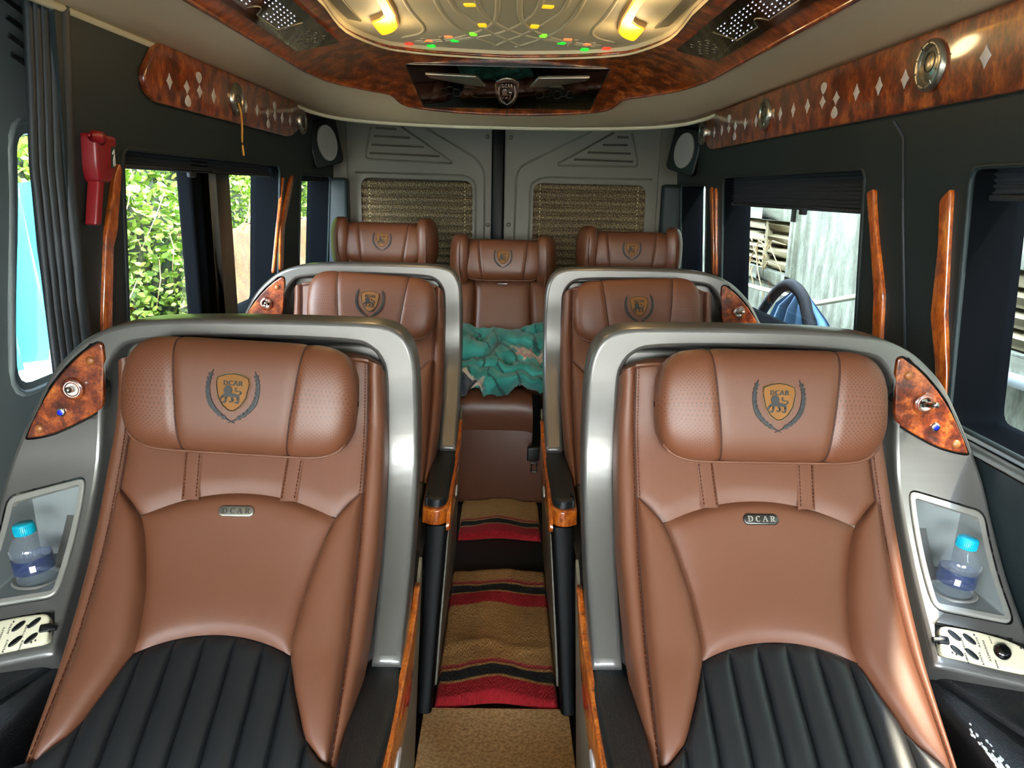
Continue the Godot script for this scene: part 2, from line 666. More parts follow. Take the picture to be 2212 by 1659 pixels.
	m.albedo_texture = ramp_tex(512, [[c1, 0.4], [c2, 0.6]], [[0.25, Color(0.23, 0.16, 0.05)], [0.5, Color(0.33, 0.24, 0.085)], [0.75, Color(0.41, 0.31, 0.13)]])
	tri(m, 0.8)
	sm3("tarp_blue", Color(0.36, 0.52, 0.65), 0.75)
	sm3("reveal", Color(0.035, 0.042, 0.052), 0.9).metallic_specular = 0.08
	sm3("webbing", Color(0.03, 0.03, 0.033), 0.9).metallic_specular = 0.2
	sm3("tarp_cyan", Color(0.2, 0.62, 0.7), 0.5)
	sm3("hose", Color(0.08, 0.09, 0.1), 0.85)
	sm3("cable", Color(0.7, 0.68, 0.6), 0.6)
	sm3("twig", Color(0.6, 0.5, 0.33), 0.8)
	m = sm3("leaf", Color(1, 1, 1), 0.5)
	m.vertex_color_use_as_albedo = true
	m.backlight_enabled = true
	m.backlight = Color(0.5, 0.6, 0.15)
	sm3("soil", Color(0.12, 0.16, 0.05), 0.95)
	sm3("console_panel", Color(0.42, 0.39, 0.33), 0.5)
	sm3("strip_black", Color(0.02, 0.02, 0.025), 0.35).metallic_specular = 0.2
	sm3("pale_ground", Color(0.72, 0.7, 0.64), 0.9)  # ground paled so sunlight bounces up to the ceiling
	sm3("roof_metal", Color(0.7, 0.7, 0.7), 0.4)

func mt(n: String) -> Material:
	return mats[n]

# ---- the van's body -------------------------------------------------------------------------
func wall_x(y: float) -> float:
	return line_at([0.0, 0.5, 0.88, 1.42, 1.75, 2.0], [0.99, 0.985, 0.968, 0.932, 0.918, 0.91], y)

func rect(x0: float, y0: float, x1: float, y1: float, r := 0.0) -> PackedVector2Array:
	var p := pv([x0, y0, x1, y0, x1, y1, x0, y1])
	return p if r <= 0.0 else rnd(p, r, 4)

func build_floor():
	var s := st0()
	rbox(s, Vector3(0, -0.03, -1.1), Vector3(2.1, 0.06, 6.7), 0.004)
	struct("floor", s, mt("floor_dark"))
	# tan carpet between the front seats
	s = st0()
	rbox(s, Vector3(0, 0.006, -0.78), Vector3(0.385, 0.012, 2.0), 0.004)
	var c := part("carpet", s, mt("carpet"))
	tag(c, "coarse tan loop carpet on the floor between the front seats", "carpet")
	for k in 2:
		var z0: float = [-1.785, -2.805][k]
		var z1: float = [-2.52, -3.165][k]
		s = st0()
		var n := FastNoiseLite.new()
		n.seed = 70 + k
		n.frequency = 2.2
		var off: float = [0.0, 0.0][k]
		var f := func(u, v):
			var z: float = lerpf(z0, z1, v)
			var x: float = lerpf(-0.166, 0.166, u)
			var y: float = 0.018 + 0.012 * (n.get_noise_2d(x * 2.0, z * 1.4) + 0.5) + 0.008 * exp(-pow(x / 0.09, 2.0))
			if k == 0: y += 0.007 * exp(-pow((z + 2.03 - 0.02 * sin(x * 22.0)) / 0.022, 2.0)) * smoothstep(0.2, 0.12, absf(x))
			var bow: float = 0.03 * exp(-pow(x / 0.1, 2.0)) * (1.0 - absf(v - 0.15))
			if v <= 0.0 or u <= 0.0 or u >= 1.0 or v >= 1.0: y = 0.003
			return Vector3(x, y, z - bow)
		grid(s, 40, 70, f, 4.0, absf(z1 - z0))
		var o := part("aisle_rug", s, mt("rug"))
		tag(o, ["tan aisle rug with red and black stripes beside the second row, creased across", "smaller tan striped rug at the foot of the middle rear seat"][k], "rug", "striped rugs along the aisle")

func side_map(sd: float) -> Callable:
	return func(z, y, h): return Vector3(sd * (wall_x(y) - h), y, z)

func pane(called: String, sd: float, z0: float, z1: float, y0: float, y1: float, out: float, m: Material):
	var s := st0()
	var f := func(z, y, h): return Vector3(sd * (wall_x(y) + out - h), y, z)
	sheet(s, rect(z0, y0, z1, y1), [], 0.1, 0.0, f)
	struct(called, s, m)

func build_walls():
	# right wall
	var holes := [rect(-1.59, 0.885, -0.35, 1.415, 0.03), rect(-3.4, 0.88, -2.06, 1.425, 0.03), rect(-4.22, 0.9, -3.68, 1.395, 0.03), rect(0.2, 0.85, 1.6, 1.5, 0.08)]
	var m := side_map(1.0)
	var s := st0()
	var outer := rect(-4.42, 0.0, 2.25, 1.95)
	sheet(s, outer, holes, 0.08, 0.0, m)
	sheet(s, outer, holes, 0.3, -0.12, m)
	var wr := struct("wall_right", s, mt("charcoal"))
	# raised window surround and the joint between the two wall panels
	s = st0()
	tube(s, [Vector3(wall_x(1.53) - 0.001, 1.53, -1.93), Vector3(wall_x(1.49) - 0.002, 1.49, -1.875), Vector3(wall_x(1.3) - 0.002, 1.3, -1.845), Vector3(wall_x(0.9) - 0.002, 0.9, -1.77)], 0.004, 6)
	part("panel_joint", s, mt("seal"), wr)
	for h in holes:
		s = st0()
		rim(s, h, 0.0, -0.12, m, 0.06)
		part("window_reveal", s, mt("reveal"), wr)
	for h in [holes[0], holes[1], holes[2]]:
		s = st0()
		var pts := []
		for p in h: pts.append(m.call(p.x, p.y, 0.0))
		tube(s, pts, 0.006, 6, true)
		part("window_surround", s, mt("charcoal"), wr)
	# ledge under the front right window
	s = st0()
	rbox(s, Vector3(0.985, 0.868, -1.1), Vector3(0.09, 0.03, 2.0), 0.01)
	part("window_ledge", s, mt("door_grey"), wr)
	pane("window_1", 1.0, -1.6, -0.35, 0.885, 1.415, 0.1, mt("tinted_glass"))
	pane("window_2", 1.0, -3.45, -2.05, 0.88, 1.425, 0.1, mt("tinted_glass"))
	pane("window_3", 1.0, -4.22, -3.68, 0.9, 1.395, 0.1, mt("tinted_glass"))
	pane("window_4", 1.0, 0.2, 1.6, 0.85, 1.5, 0.07, mt("clear_glass"))
	# left wall behind the sliding door
	m = side_map(-1.0)
	holes = [rect(-3.3, 0.88, -1.955, 1.432, 0.03), rect(-4.24, 0.9, -3.63, 1.405, 0.03)]
	s = st0()
	outer = rect(-4.42, 0.0, -1.705, 1.95)
	sheet(s, outer, holes, 0.08, 0.0, m)
	sheet(s, rect(-4.42, 0.0, -1.86, 1.95), holes, 0.3, -0.12, m)
	rim(s, outer, 0.0, -0.05, m, 0.2)
	var wl := struct("wall_left", s, mt("charcoal"))
	for h in holes:
		s = st0()
		rim(s, h, 0.0, -0.12, m, 0.06)
		part("window_reveal", s, mt("reveal"), wl)
	for h in holes:
		s = st0()
		var pts := []
		for p in h: pts.append(m.call(p.x, p.y, 0.0))
		tube(s, pts, 0.006, 6, true)
		part("window_surround", s, mt("charcoal"), wl)
	pane("window_5", -1.0, -3.35, -1.93, 0.88, 1.432, 0.1, mt("tinted_glass"))
	pane("window_6", -1.0, -4.24, -3.63, 0.9, 1.405, 0.1, mt("tinted_glass"))
	# divider between the two panes of the left window
	s = st0()
	rbox(s, Vector3(-1.0, 1.155, -2.555), Vector3(0.05, 0.56, 0.15), 0.012)
	part("window_divider", s, mt("reveal"), wl)
	s = st0()
	rbox(s, Vector3(-1.02, 1.155, -2.77), Vector3(0.03, 0.56, 0.28), 0.01)
	part("grey_divider_slab", s, mt("tailgate"), wl)  # wide grey slab next to the dark divider
	# ribbed rubber seal at the rear edge of the sliding door opening
	s = st0()
	for q in [[-0.972, -1.645, 0.009], [-0.966, -1.66, 0.01], [-0.96, -1.676, 0.011], [-0.954, -1.694, 0.013], [-0.948, -1.718, 0.018]]:
		var pts := []
		for k in 12:
			var y := k / 11.0 * 1.9
			pts.append(Vector3(q[0] - 0.01 * smoothstep(1.0, 0.3, y) + 0.02 * smoothstep(1.3, 1.8, y), y, q[1] - 0.03 * smoothstep(1.2, 1.8, y)))
		tube(s, pts, q[2], 10)
	struct("trim_1", s, mt("seal"))
	# sliding door with its window
	s = st0()
	m = func(z, y, h): return Vector3(-(1.1 - 0.07 * smoothstep(0.85, 1.5, y) - h), y, z)
	holes = [rect(-1.92, 0.895, -1.705, 1.45, 0.05)]
	outer = rect(-1.94, 0.0, 0.05, 1.95)
	sheet(s, outer, holes, 0.08, 0.0, m)
	sheet(s, outer, holes, 0.4, -0.05, m)
	rim(s, holes[0], 0.0, -0.05, m, 0.05)
	var dl := struct("door_3", s, mt("door_grey"))
	s = st0()
	var fr := rect(-1.935, 0.872, -1.682, 1.475, 0.065)
	var pts2 := []
	for p in fr: pts2.append(m.call(p.x, p.y, 0.0))
	tube(s, pts2, 0.008, 8, true)
	part("window_surround", s, mt("door_grey"), dl)
	for k in 4:
		s = st0()
		var y := 1.712 - 0.036 * k
		tube(s, [m.call(-1.72, y, 0.001), m.call(-1.80, y - 0.022, 0.001), m.call(-1.83, y - 0.028, 0.001)], 0.006, 6)
		part("vent_rib", s, mt("seal"), dl)
	s = st0()
	sheet(s, rect(-1.92, 0.895, -1.705, 1.45), [], 0.1, -0.04, m)
	struct("window_7", s, mt("clear_glass"))
	# cab: left side and windscreen, behind the camera
	m = side_map(-1.0)
	s = st0()
	holes = [rect(0.2, 0.85, 1.6, 1.5, 0.08)]
	outer = rect(0.05, 0.0, 2.25, 1.95)
	sheet(s, outer, holes, 0.08, 0.0, m)
	sheet(s, outer, holes, 0.3, -0.1, m)
	rim(s, holes[0], 0.0, -0.1, m, 0.1)
	struct("wall_cab_left", s, mt("charcoal"))
	pane("window_8", -1.0, 0.2, 1.6, 0.85, 1.5, 0.07, mt("clear_glass"))
	s = st0()
	var fm := func(x, y, h): return Vector3(x, y, 2.25 - 0.28 * (y - 0.8) - h)
	holes = [rnd(pv([-0.85, 0.8, 0.85, 0.8, 0.74, 1.62, -0.74, 1.62]), 0.08)]
	outer = rect(-1.05, 0.0, 1.05, 1.95)
	sheet(s, outer, holes, 0.1, 0.0, fm)
	sheet(s, outer, holes, 0.3, -0.06, fm)
	rim(s, holes[0], 0.0, -0.06, fm, 0.1)
	struct("wall_front", s, mt("charcoal"))
	s = st0()
	sheet(s, holes[0], [], 0.1, -0.04, fm)
	struct("window_9", s, mt("clear_glass"))
	# rear wall frame around the doors
	s = st0()
	sheet(s, rect(-1.0, 0.0, 1.0, 1.95), [rect(-0.86, 0.02, 0.83, 1.76, 0.04)], 0.2, 0.0, func(x, y, h): return Vector3(x, y, -4.32 + h))
	sheet(s, rect(-1.0, 0.0, 1.0, 1.95), [], 0.4, 0.0, func(x, y, h): return Vector3(x, y, -4.46 + h))
	rim(s, rect(-0.86, 0.02, 0.83, 1.76, 0.04), 0.0, -0.1, func(x, y, h): return Vector3(x, y, -4.32 + h), 0.1)
	struct("wall_rear", s, mt("tailgate"))
	# roof skin over everything
	s = st0()
	rbox(s, Vector3(0, 1.955, -1.1), Vector3(2.1, 0.03, 6.75), 0.004)
	struct("roof", s, mt("roof_metal"))

# ---- ceiling --------------------------------------------------------------------------------
# pairs (x, y, z) of the wooden surround's inner top edge and outer bottom edge, right half
var ring_top := [Vector3(0.5, 1.83, 2.0), Vector3(0.5, 1.83, -2.25), Vector3(0.512, 1.83, -2.6), Vector3(0.44, 1.83, -2.86), Vector3(0.36, 1.83, -2.94), Vector3(0.3, 1.83, -2.97), Vector3(0.25, 1.83, -2.99), Vector3(0.13, 1.83, -3.02), Vector3(0.0, 1.83, -3.04)]
var ring_bot := [Vector3(0.7, 1.735, 2.0), Vector3(0.7, 1.735, -2.6), Vector3(0.7, 1.735, -2.85), Vector3(0.655, 1.73, -3.08), Vector3(0.55, 1.722, -3.22), Vector3(0.47, 1.715, -3.3), Vector3(0.41, 1.682, -3.39), Vector3(0.2, 1.664, -3.42), Vector3(0.0, 1.66, -3.43)]
var ring_out := [Vector3(0.925, 1.7, 2.0), Vector3(0.925, 1.7, -2.7), Vector3(0.925, 1.7, -3.2), Vector3(0.92, 1.695, -3.5), Vector3(0.86, 1.675, -3.66), Vector3(0.76, 1.66, -3.73), Vector3(0.6, 1.65, -3.77), Vector3(0.3, 1.642, -3.79), Vector3(0.0, 1.64, -3.79)]

func full_path(half: Array, seg := 4) -> Array:
	var a := spline3(half.slice(1), seg)
	a.insert(0, half[0])
	var r := []
	for p in a: r.append(Vector3(-p.x, p.y, p.z))
	a.reverse()
	for i in range(1, a.size()): r.append(a[i])
	return r

func loft(st: SurfaceTool, a: Array, b: Array, nv: int, bulge: Vector3, from := 0.0, to := 1.0):
	st.set_smooth_group(0)
	for i in a.size() - 1:
		for j in nv:
			var q := []
			for ij in [[i, j], [i + 1, j], [i + 1, j + 1], [i, j + 1]]:
				var v: float = lerpf(from, to, float(ij[1]) / nv)
				q.append(a[ij[0]].lerp(b[ij[0]], v) + bulge * sin(PI * v))
			quad(st, q[0], q[1], q[2], q[3])

func header_map() -> Callable:
	# plane of the sloping rear face of the wooden surround: x across, b from bottom 0 to top 1, h towards the room
	return func(x, b, h):
		var e := Vector3(0, 0.17, 0.39)
		var n := Vector3(0, -0.39, 0.17).normalized()
		var bow: float = 0.05 * x * x
		return Vector3(x, 1.66, -3.43) + e * b + n * (h + 0.008) + Vector3(0, bow * 0.6, bow * 1.5)

func side_glass_map(sd: float) -> Callable:
	# plane of the side glass strips: a along z, b from outer 0 to inner 1
	return func(z, b, h):
		var p := Vector3(lerpf(0.66, 0.552, b), lerpf(1.768, 1.817, b), z)
		var n := Vector3(-0.4, -0.91, 0)
		p += n * (h + 0.004)
		return Vector3(sd * p.x, p.y, p.z)

func build_ceiling():
	var top := full_path(ring_top)
	var bot := full_path(ring_bot)
	var out := full_path(ring_out)
	# headliner
	var poly := PackedVector2Array()
	for p in top: poly.append(Vector2(p.x * 0.99, p.z))
	var cm := func(x, z, h): return Vector3(x, 1.848 - h, z)
	var s := st0()
	s.set_smooth_group(2)
	cap(s, poly, 0.0, cm)
	rim(s, poly, 0.0, 0.03, cm, 0.2)
	var ceil_ := struct("ceiling", s, mt("headliner"))
	# raised interlaced ribs
	var strands := [[-0.21, -1.5, -0.205, -2.3, -0.185, -2.6, -0.14, -2.8, -0.08, -2.93, -0.03, -3.02],
		[-0.16, -1.5, -0.165, -2.3, -0.13, -2.55, -0.06, -2.77, 0.0, -2.9, 0.05, -3.02],
		[-0.11, -1.5, -0.09, -2.33, -0.06, -2.55, 0.0, -2.72, 0.08, -2.83, 0.2, -2.93, 0.32, -2.985],
		[-0.03, -1.5, -0.03, -2.3, -0.045, -2.6, -0.1, -2.76, -0.2, -2.89, -0.33, -2.955],
		[-0.11, -2.84, -0.2, -2.92, -0.31, -2.985], [-0.3, -2.9, -0.285, -2.99], [-0.235, -2.86, -0.22, -2.99]]
	for st_ in strands:
		for sd in [-1.0, 1.0]:
			var p2 := spline(pv(st_), 6, false)
			var pts := []
			for p in p2: pts.append(Vector3(p.x * -sd * 0.976, 1.848, p.y * 0.976))
			s = st0()
			tube(s, pts, 0.008, 8, false, 0.5)
			part("ceiling_rib", s, mt("headliner"), ceil_)
	for sd in [-1.0, 1.0]:
		s = st0()
		var pts := []
		for p in spline(pv([0.29, -1.6, 0.285, -2.35, 0.268, -2.62, 0.29, -2.74, 0.36, -2.82]), 5, false): pts.append(Vector3(p.x * sd, 1.848, p.y))
		tube(s, pts, 0.006, 8, false, 0.7)
		part("lamp_surround_rib", s, mt("headliner"), ceil_)
		# recessed side flap beside the lamp
		s = st0()
		extrude(s, pv([sd * 0.455, -1.6, sd * 0.495, -1.6, sd * 0.487, -2.52, sd * 0.45, -2.56]), 0.0, 0.006, 0.003, cm)
		part("ceiling_flap", s, mt("tailgate"), ceil_)
	# small coloured light lenses
	var leds := [[0.111, -2.375, 0.03, 0.02, "yellow", 0.5], [0.083, -2.648, 0.024, 0.03, "yellow", 0.4], [0.118, -2.794, 0.022, 0.034, "lime", 0.1], [0.205, -2.85, 0.026, 0.014, "orange", 0.5], [0.188, -2.918, 0.026, 0.026, "green", 0.4], [0.281, -2.931, 0.028, 0.013, "orange", 0.4], [0.281, -3.035, 0.026, 0.03, "green", 0.4], [0.358, -3.002, 0.026, 0.026, "red", 0.4]]
	for l in leds:
		for sd in [-1.0, 1.0]:
			s = st0()
			var w: float = l[2]
			var d: float = l[3]
			var zz: float = l[1] * 0.976
			var pl := PackedVector2Array()
			for q in [Vector2(-0.6 * w, -0.5 * d), Vector2(0.45 * w, -0.7 * d), Vector2(0.6 * w, 0.5 * d), Vector2(-0.45 * w, 0.7 * d)]:
				pl.append(Vector2(sd * (l[0] * 0.976 + q.x), zz + q.y))
			extrude(s, rnd(pl, 0.006, 3), 0.0, 0.005, 0.002, cm)
			part("led_lens", s, mt("led_" + l[4]), ceil_)
	# wooden surround
	s = st0()
	loft(s, bot, top, 8, Vector3(0, 0.012, 0))
	loft(s, bot, bot.map(func(p): return p + Vector3(0, 0.03, 0)), 1, Vector3.ZERO)
	var wood := struct("trim_2", s, mt("burl"))
	s = st0()
	tube(s, top, 0.006, 8)
	part("inner_bead", s, mt("burl"), wood)
	s = st0()
	var b2 := []
	for p in bot: b2.append(p + Vector3(0, 0.004, 0))
	tube(s, b2, 0.007, 8)
	part("outer_bead", s, mt("burl"), wood)
	s = st0()
	tube(s, [Vector3(0, 1.657, -3.431), Vector3(0, 1.70, -3.33)], 0.002, 5)
	part("joint", s, mt("dark_gap"), wood)
	# beige cove outside it
	s = st0()
	var bo := []
	for p in bot: bo.append(p + Vector3(0, 0.018, 0))
	loft(s, bo, out, 6, Vector3(0, -0.004, 0))
	var up := []
	for p in out: up.append(Vector3(p.x, 1.95, p.z))
	loft(s, out, up, 2, Vector3.ZERO)
	var cove := struct("trim_3", s, mt("beige"))
	s = st0()
	var oe := []
	for p in out: oe.append(p + Vector3(0, -0.002, 0.0))
	tube(s, oe, 0.011, 8)
	part("cove_lip", s, mt("ivory"), cove)
	# black glass side consoles with light fields
	for k in 2:
		var sd: float = [-1.0, 1.0][k]
		var gm := side_glass_map(sd)
		var c := thing("light_console", ["black glass ceiling console with white light dots on the left", "black glass ceiling console with white light dots on the right"][k], "light panel", Vector3.ZERO, "black ceiling light consoles")
		s = st0()
		extrude(s, rnd(pv([1.5, 0.0, 1.5, 1.0, -2.7, 1.0, -2.68, 0.8, -2.6, 0.12, -2.58, 0.0]), 0.03), 0.0, 0.008, 0.0, gm)
		part("glass_panel", s, mt("gloss_black"), c)
		# outlined field of small lights with a notch
		s = st0()
		var edge := []
		for q in spline(pv([-1.2, 0.2, -1.7, 0.2, -2.03, 0.2]), 2, false): edge.append(gm.call(q.x, q.y, 0.009))
		for q in spline(pv([-2.03, 0.2, -2.045, 0.33, -2.07, 0.4, -2.095, 0.33, -2.11, 0.2]), 4, false): edge.append(gm.call(q.x, q.y, 0.009))
		for q in [Vector2(-2.29, 0.2), Vector2(-2.33, 0.75)]: edge.append(gm.call(q.x, q.y, 0.009))
		tube(s, edge, 0.0012, 5)
		part("gold_outline", s, mt("satin"), c)
		s = st0()
		var rg := RandomNumberGenerator.new()
		rg.seed = 90 + k
		for i in 34:
			for j in 6:
				var z := -2.31 + i * 0.034 + j * 0.006
				var b := 0.27 + j * 0.095
				if z > -2.13 and z < -2.02 and b < 0.5: continue
				if rg.randf() < 0.14: continue
				var c0: Vector3 = gm.call(z, b, 0.009)
				var r := 0.0028
				for e in 6:
					var a0 := TAU * e / 6
					var a1 := TAU * (e + 1) / 6
					var nn := Vector3(-0.4 * sd, -0.91, 0) * 0.0015
					vtx(s, c0 + nn); vtx(s, c0 + Vector3(cos(a0) * r * 0.9, sin(a0) * r * 0.4, sin(a0) * r)); vtx(s, c0 + Vector3(cos(a1) * r * 0.9, sin(a1) * r * 0.4, sin(a1) * r))
		var lf := part("led_field", s, mt("led_white"), c)
		lf.set_meta("kind", "stuff")
		for q in [[-2.49, 0.3], [-2.49, 0.52], [-2.49, 0.72], [-2.54, 0.38], [-2.54, 0.6], [-2.56, 0.8], [-2.58, 0.5], [-2.44, 0.4], [-2.44, 0.62]]:
			s = st0()
			var pts := []
			for e in ellipse(q[0], q[1], 0.014, 0.07, 10): pts.append(gm.call(e.x, e.y, 0.008))
			tube(s, pts, 0.0016, 5, true)
			part("speaker_hole", s, mt("pewter"), c)
	# black header panel with silver bars and crest
	var hm := header_map()
	var h := thing("header_panel", "glossy black panel with silver bars and a crest above the rear doors", "panel")
	s = st0()
	extrude(s, rnd(pv([-0.385, 0.87, 0.385, 0.87, 0.345, 0.17, -0.345, 0.15]), 0.015), -0.03, 0.006, 0.003, hm)
	part("black_panel", s, mt("gloss_black"), h)
	for sd in [-1.0, 1.0]:
		s = st0()
		extrude(s, rnd(pv([sd * 0.315, 0.76, sd * 0.118, 0.75, sd * 0.084, 0.59, sd * 0.14, 0.6, sd * 0.3, 0.7]), 0.006), 0.0, 0.014, 0.004, hm)
		part("silver_bar", s, mt("satin"), h)
		for q in [0.13, 0.16, 0.2, 0.225, 0.25]:
			s = st0()
			var pts := []
			for e in 6: pts.append(hm.call(sd * (q + 0.018 * cos(TAU * e / 6)), 0.46 + 0.02 * sin(q * 90.0) + 0.07 * sin(TAU * e / 6), 0.006))
			tube(s, pts, 0.0012, 5, true)
			part("hexagon_outline", s, mt("gloss_black"), h)
	var cr := func(x, y, hh): return hm.call(x * 1.05 - 0.001, 0.475 + y * 4.6, hh + 0.006)
	crest(h, cr, 1.15, true)
	# warm hook-shaped ceiling lamps
	for k in 2:
		var sd: float = [-1.0, 1.0][k]
		var l := thing("ceiling_lamp", ["hook-shaped yellow ceiling lamp on the left of the headliner", "hook-shaped yellow ceiling lamp on the right of the headliner"][k], "lamp", Vector3.ZERO, "hook-shaped ceiling lamps")
		var o2 := PackedVector2Array()
		for q in spline(pv([0.352, -1.5, 0.356, -2.3, 0.372, -2.44, 0.41, -2.5, 0.416, -2.56, 0.412, -2.7, 0.37, -2.66, 0.338, -2.57, 0.326, -2.45, 0.32, -2.3, 0.32, -1.5]), 4, false): o2.append(Vector2(q.x * sd, q.y))
		s = st0()
		extrude(s, o2, 0.0, 0.014, 0.002, cm)
		part("lamp_case", s, mt("lamp_case"), l)
		s = st0()
		extrude(s, Geometry2D.offset_polygon(o2, -0.005)[0], 0.01, 0.017, 0.0, cm)
		part("lamp_lens", s, mt("lamp_glow"), l)
		for z in [-1.75, -2.15, -2.55]:
			var al := OmniLight3D.new()
			al.name = "lamp_light"
			l.add_child(al, true)
			al.position = Vector3(sd * (0.34 if z > -2.4 else 0.38), 1.775, z)
			al.light_color = Color(1.0, 0.86, 0.62)
			al.light_energy = 0.022
			al.light_size = 0.04
			al.omni_range = 8.0
			al.omni_attenuation = 2.0
			al.shadow_enabled = true

# ---- rear doors -----------------------------------------------------------------------------
func build_rear_doors():
	for k in 2:
		var x0: float = [-0.86, -0.006][k]
		var x1: float = [-0.078, 0.83][k]
		var zp := -4.34
		var dm := func(x, y, h): return Vector3(x, y, zp + h)
		var hole: PackedVector2Array = [rnd(pv([-0.79, 0.85, -0.18, 0.85, -0.18, 1.398, -0.788, 1.405]), 0.05), rnd(pv([0.155, 0.85, 0.775, 0.85, 0.768, 1.394, 0.152, 1.394]), 0.05)][k]
		var s := st0()
		sheet(s, rect(x0, 0.03, x1, 1.76, 0.02), [hole], 0.2, 0.0, dm)
		rim(s, hole, 0.0, -0.05, dm, 0.05)
		rim(s, rect(x0, 0.03, x1, 1.76, 0.02), 0.0, -0.05, dm, 0.1)
		var d := struct(["door_1", "door_2"][k], s, mt("tailgate"))
		# pressed ridges
		var lines: Array = [[[-0.73, 1.665, -0.765, 1.5, -0.28, 1.487, -0.58, 1.68], [-0.45, 1.678, -0.16, 1.515, -0.118, 1.45, -0.112, 0.9], [-0.7, 1.66, -0.59, 1.658], [-0.71, 1.62, -0.52, 1.615], [-0.725, 1.575, -0.445, 1.57], [-0.737, 1.532, -0.36, 1.524], [-0.82, 1.43, -0.22, 1.425, -0.165, 1.39, -0.16, 0.9]],
			[[0.672, 1.665, 0.72, 1.49, 0.266, 1.489, 0.578, 1.665], [0.457, 1.67, 0.078, 1.48, 0.055, 1.42, 0.05, 0.9], [0.595, 1.642, 0.656, 1.643], [0.52, 1.6, 0.655, 1.601], [0.44, 1.56, 0.674, 1.558], [0.368, 1.522, 0.69, 1.517], [0.8, 1.425, 0.2, 1.425, 0.135, 1.39, 0.13, 0.9]]][k]
		for l in lines:
			s = st0()
			var pts := []
			for p in spline(rnd_open(pv(l), 0.03), 1, false): pts.append(Vector3(p.x, p.y, zp))
			tube(s, pts, 0.006, 6)
			part("pressed_ridge", s, mt("tailgate"), d)
		for q in [[[-0.103, 1.63], [-0.094, 1.164]], [[0.025, 1.628], [0.02, 1.168]]][k]:
			s = st0()
			lathe(s, [Vector2(0, 0.008), Vector2(0.009, 0.007), Vector2(0.012, 0.0)], 12, Transform3D(Basis(Vector3.RIGHT, PI / 2), Vector3(q[0], q[1], zp)))
			part("bolt", s, mt("tailgate"), d)
		# pleated blind
		var bx0: float = [-0.79, 0.152][k]
		var bx1: float = [-0.178, 0.775][k]
		var b := thing("pleated_blind", ["pleated gold-brown blind in the left rear door", "pleated gold-brown blind in the right rear door"][k], "blind", Vector3.ZERO, "blinds of the rear doors")
		s = st0()
		var n := FastNoiseLite.new()
		n.seed = 3 + k
		n.frequency = 3.0
		var pl := 13.0
		var f := func(u, v):
			var y: float = lerpf(0.86, 1.395, v)
			var w: float = sqrt(maxf(0.0, 1.0 - pow(fposmod(v * pl, 1.0) * 2.0 - 1.0, 2.0)))
			return Vector3(lerpf(bx0, bx1, u), y + 0.004 * n.get_noise_2d(u * 8.0, v * 20.0), zp - 0.036 + 0.03 * w)
		grid(s, 30, 130, f, 1.0, 1.0)
		part("blind_cloth", s, mt("blind_cloth"), b)
		for q in [[[-0.744, -0.222]], [[0.19, 0.727]]][k][0]:
			s = st0()
			for j in 26:
				var y := 0.87 + j * 0.0205
				lathe(s, [Vector2(0, -0.004), Vector2(0.0036, -0.002), Vector2(0.0036, 0.002), Vector2(0, 0.004)], 6, Transform3D(Basis.IDENTITY, Vector3(q, y, zp - 0.002)))
			var bd := part("light_leak_dots", s, mt("painted_light_leak"), b)  # rows of pale dots shaped as light leaking through the blind
			bd.set_meta("kind", "stuff")
	# closing strip between the doors
	var s2 := st0()
	rbox(s2, Vector3(-0.042, 0.9, -4.335), Vector3(0.07, 1.76, 0.04), 0.012)
	struct("trim_4", s2, mt("strip_black"))
	# corner posts beside the doors
	for sd in [-1.0, 1.0]:
		var s := st0()
		rbox(s, Vector3(sd * 0.905, 0.7, -4.28), Vector3(0.12, 1.4, 0.08), 0.02)
		struct("trim_5" if sd < 0 else "trim_6", s, mt("charcoal"))

func rnd_open(p: PackedVector2Array, r: float) -> PackedVector2Array:
	var o := PackedVector2Array()
	for i in p.size():
		if i == 0 or i == p.size() - 1:
			o.append(p[i])
			continue
		var a := (p[i - 1] - p[i])
		var b := (p[i + 1] - p[i])
		var pa := p[i] + a.normalized() * minf(r, a.length() * 0.45)
		var pb := p[i] + b.normalized() * minf(r, b.length() * 0.45)
		for k in 5:
			var t := k / 4.0
			o.append(pa.lerp(p[i], t).lerp(p[i].lerp(pb, t), t))
	return o

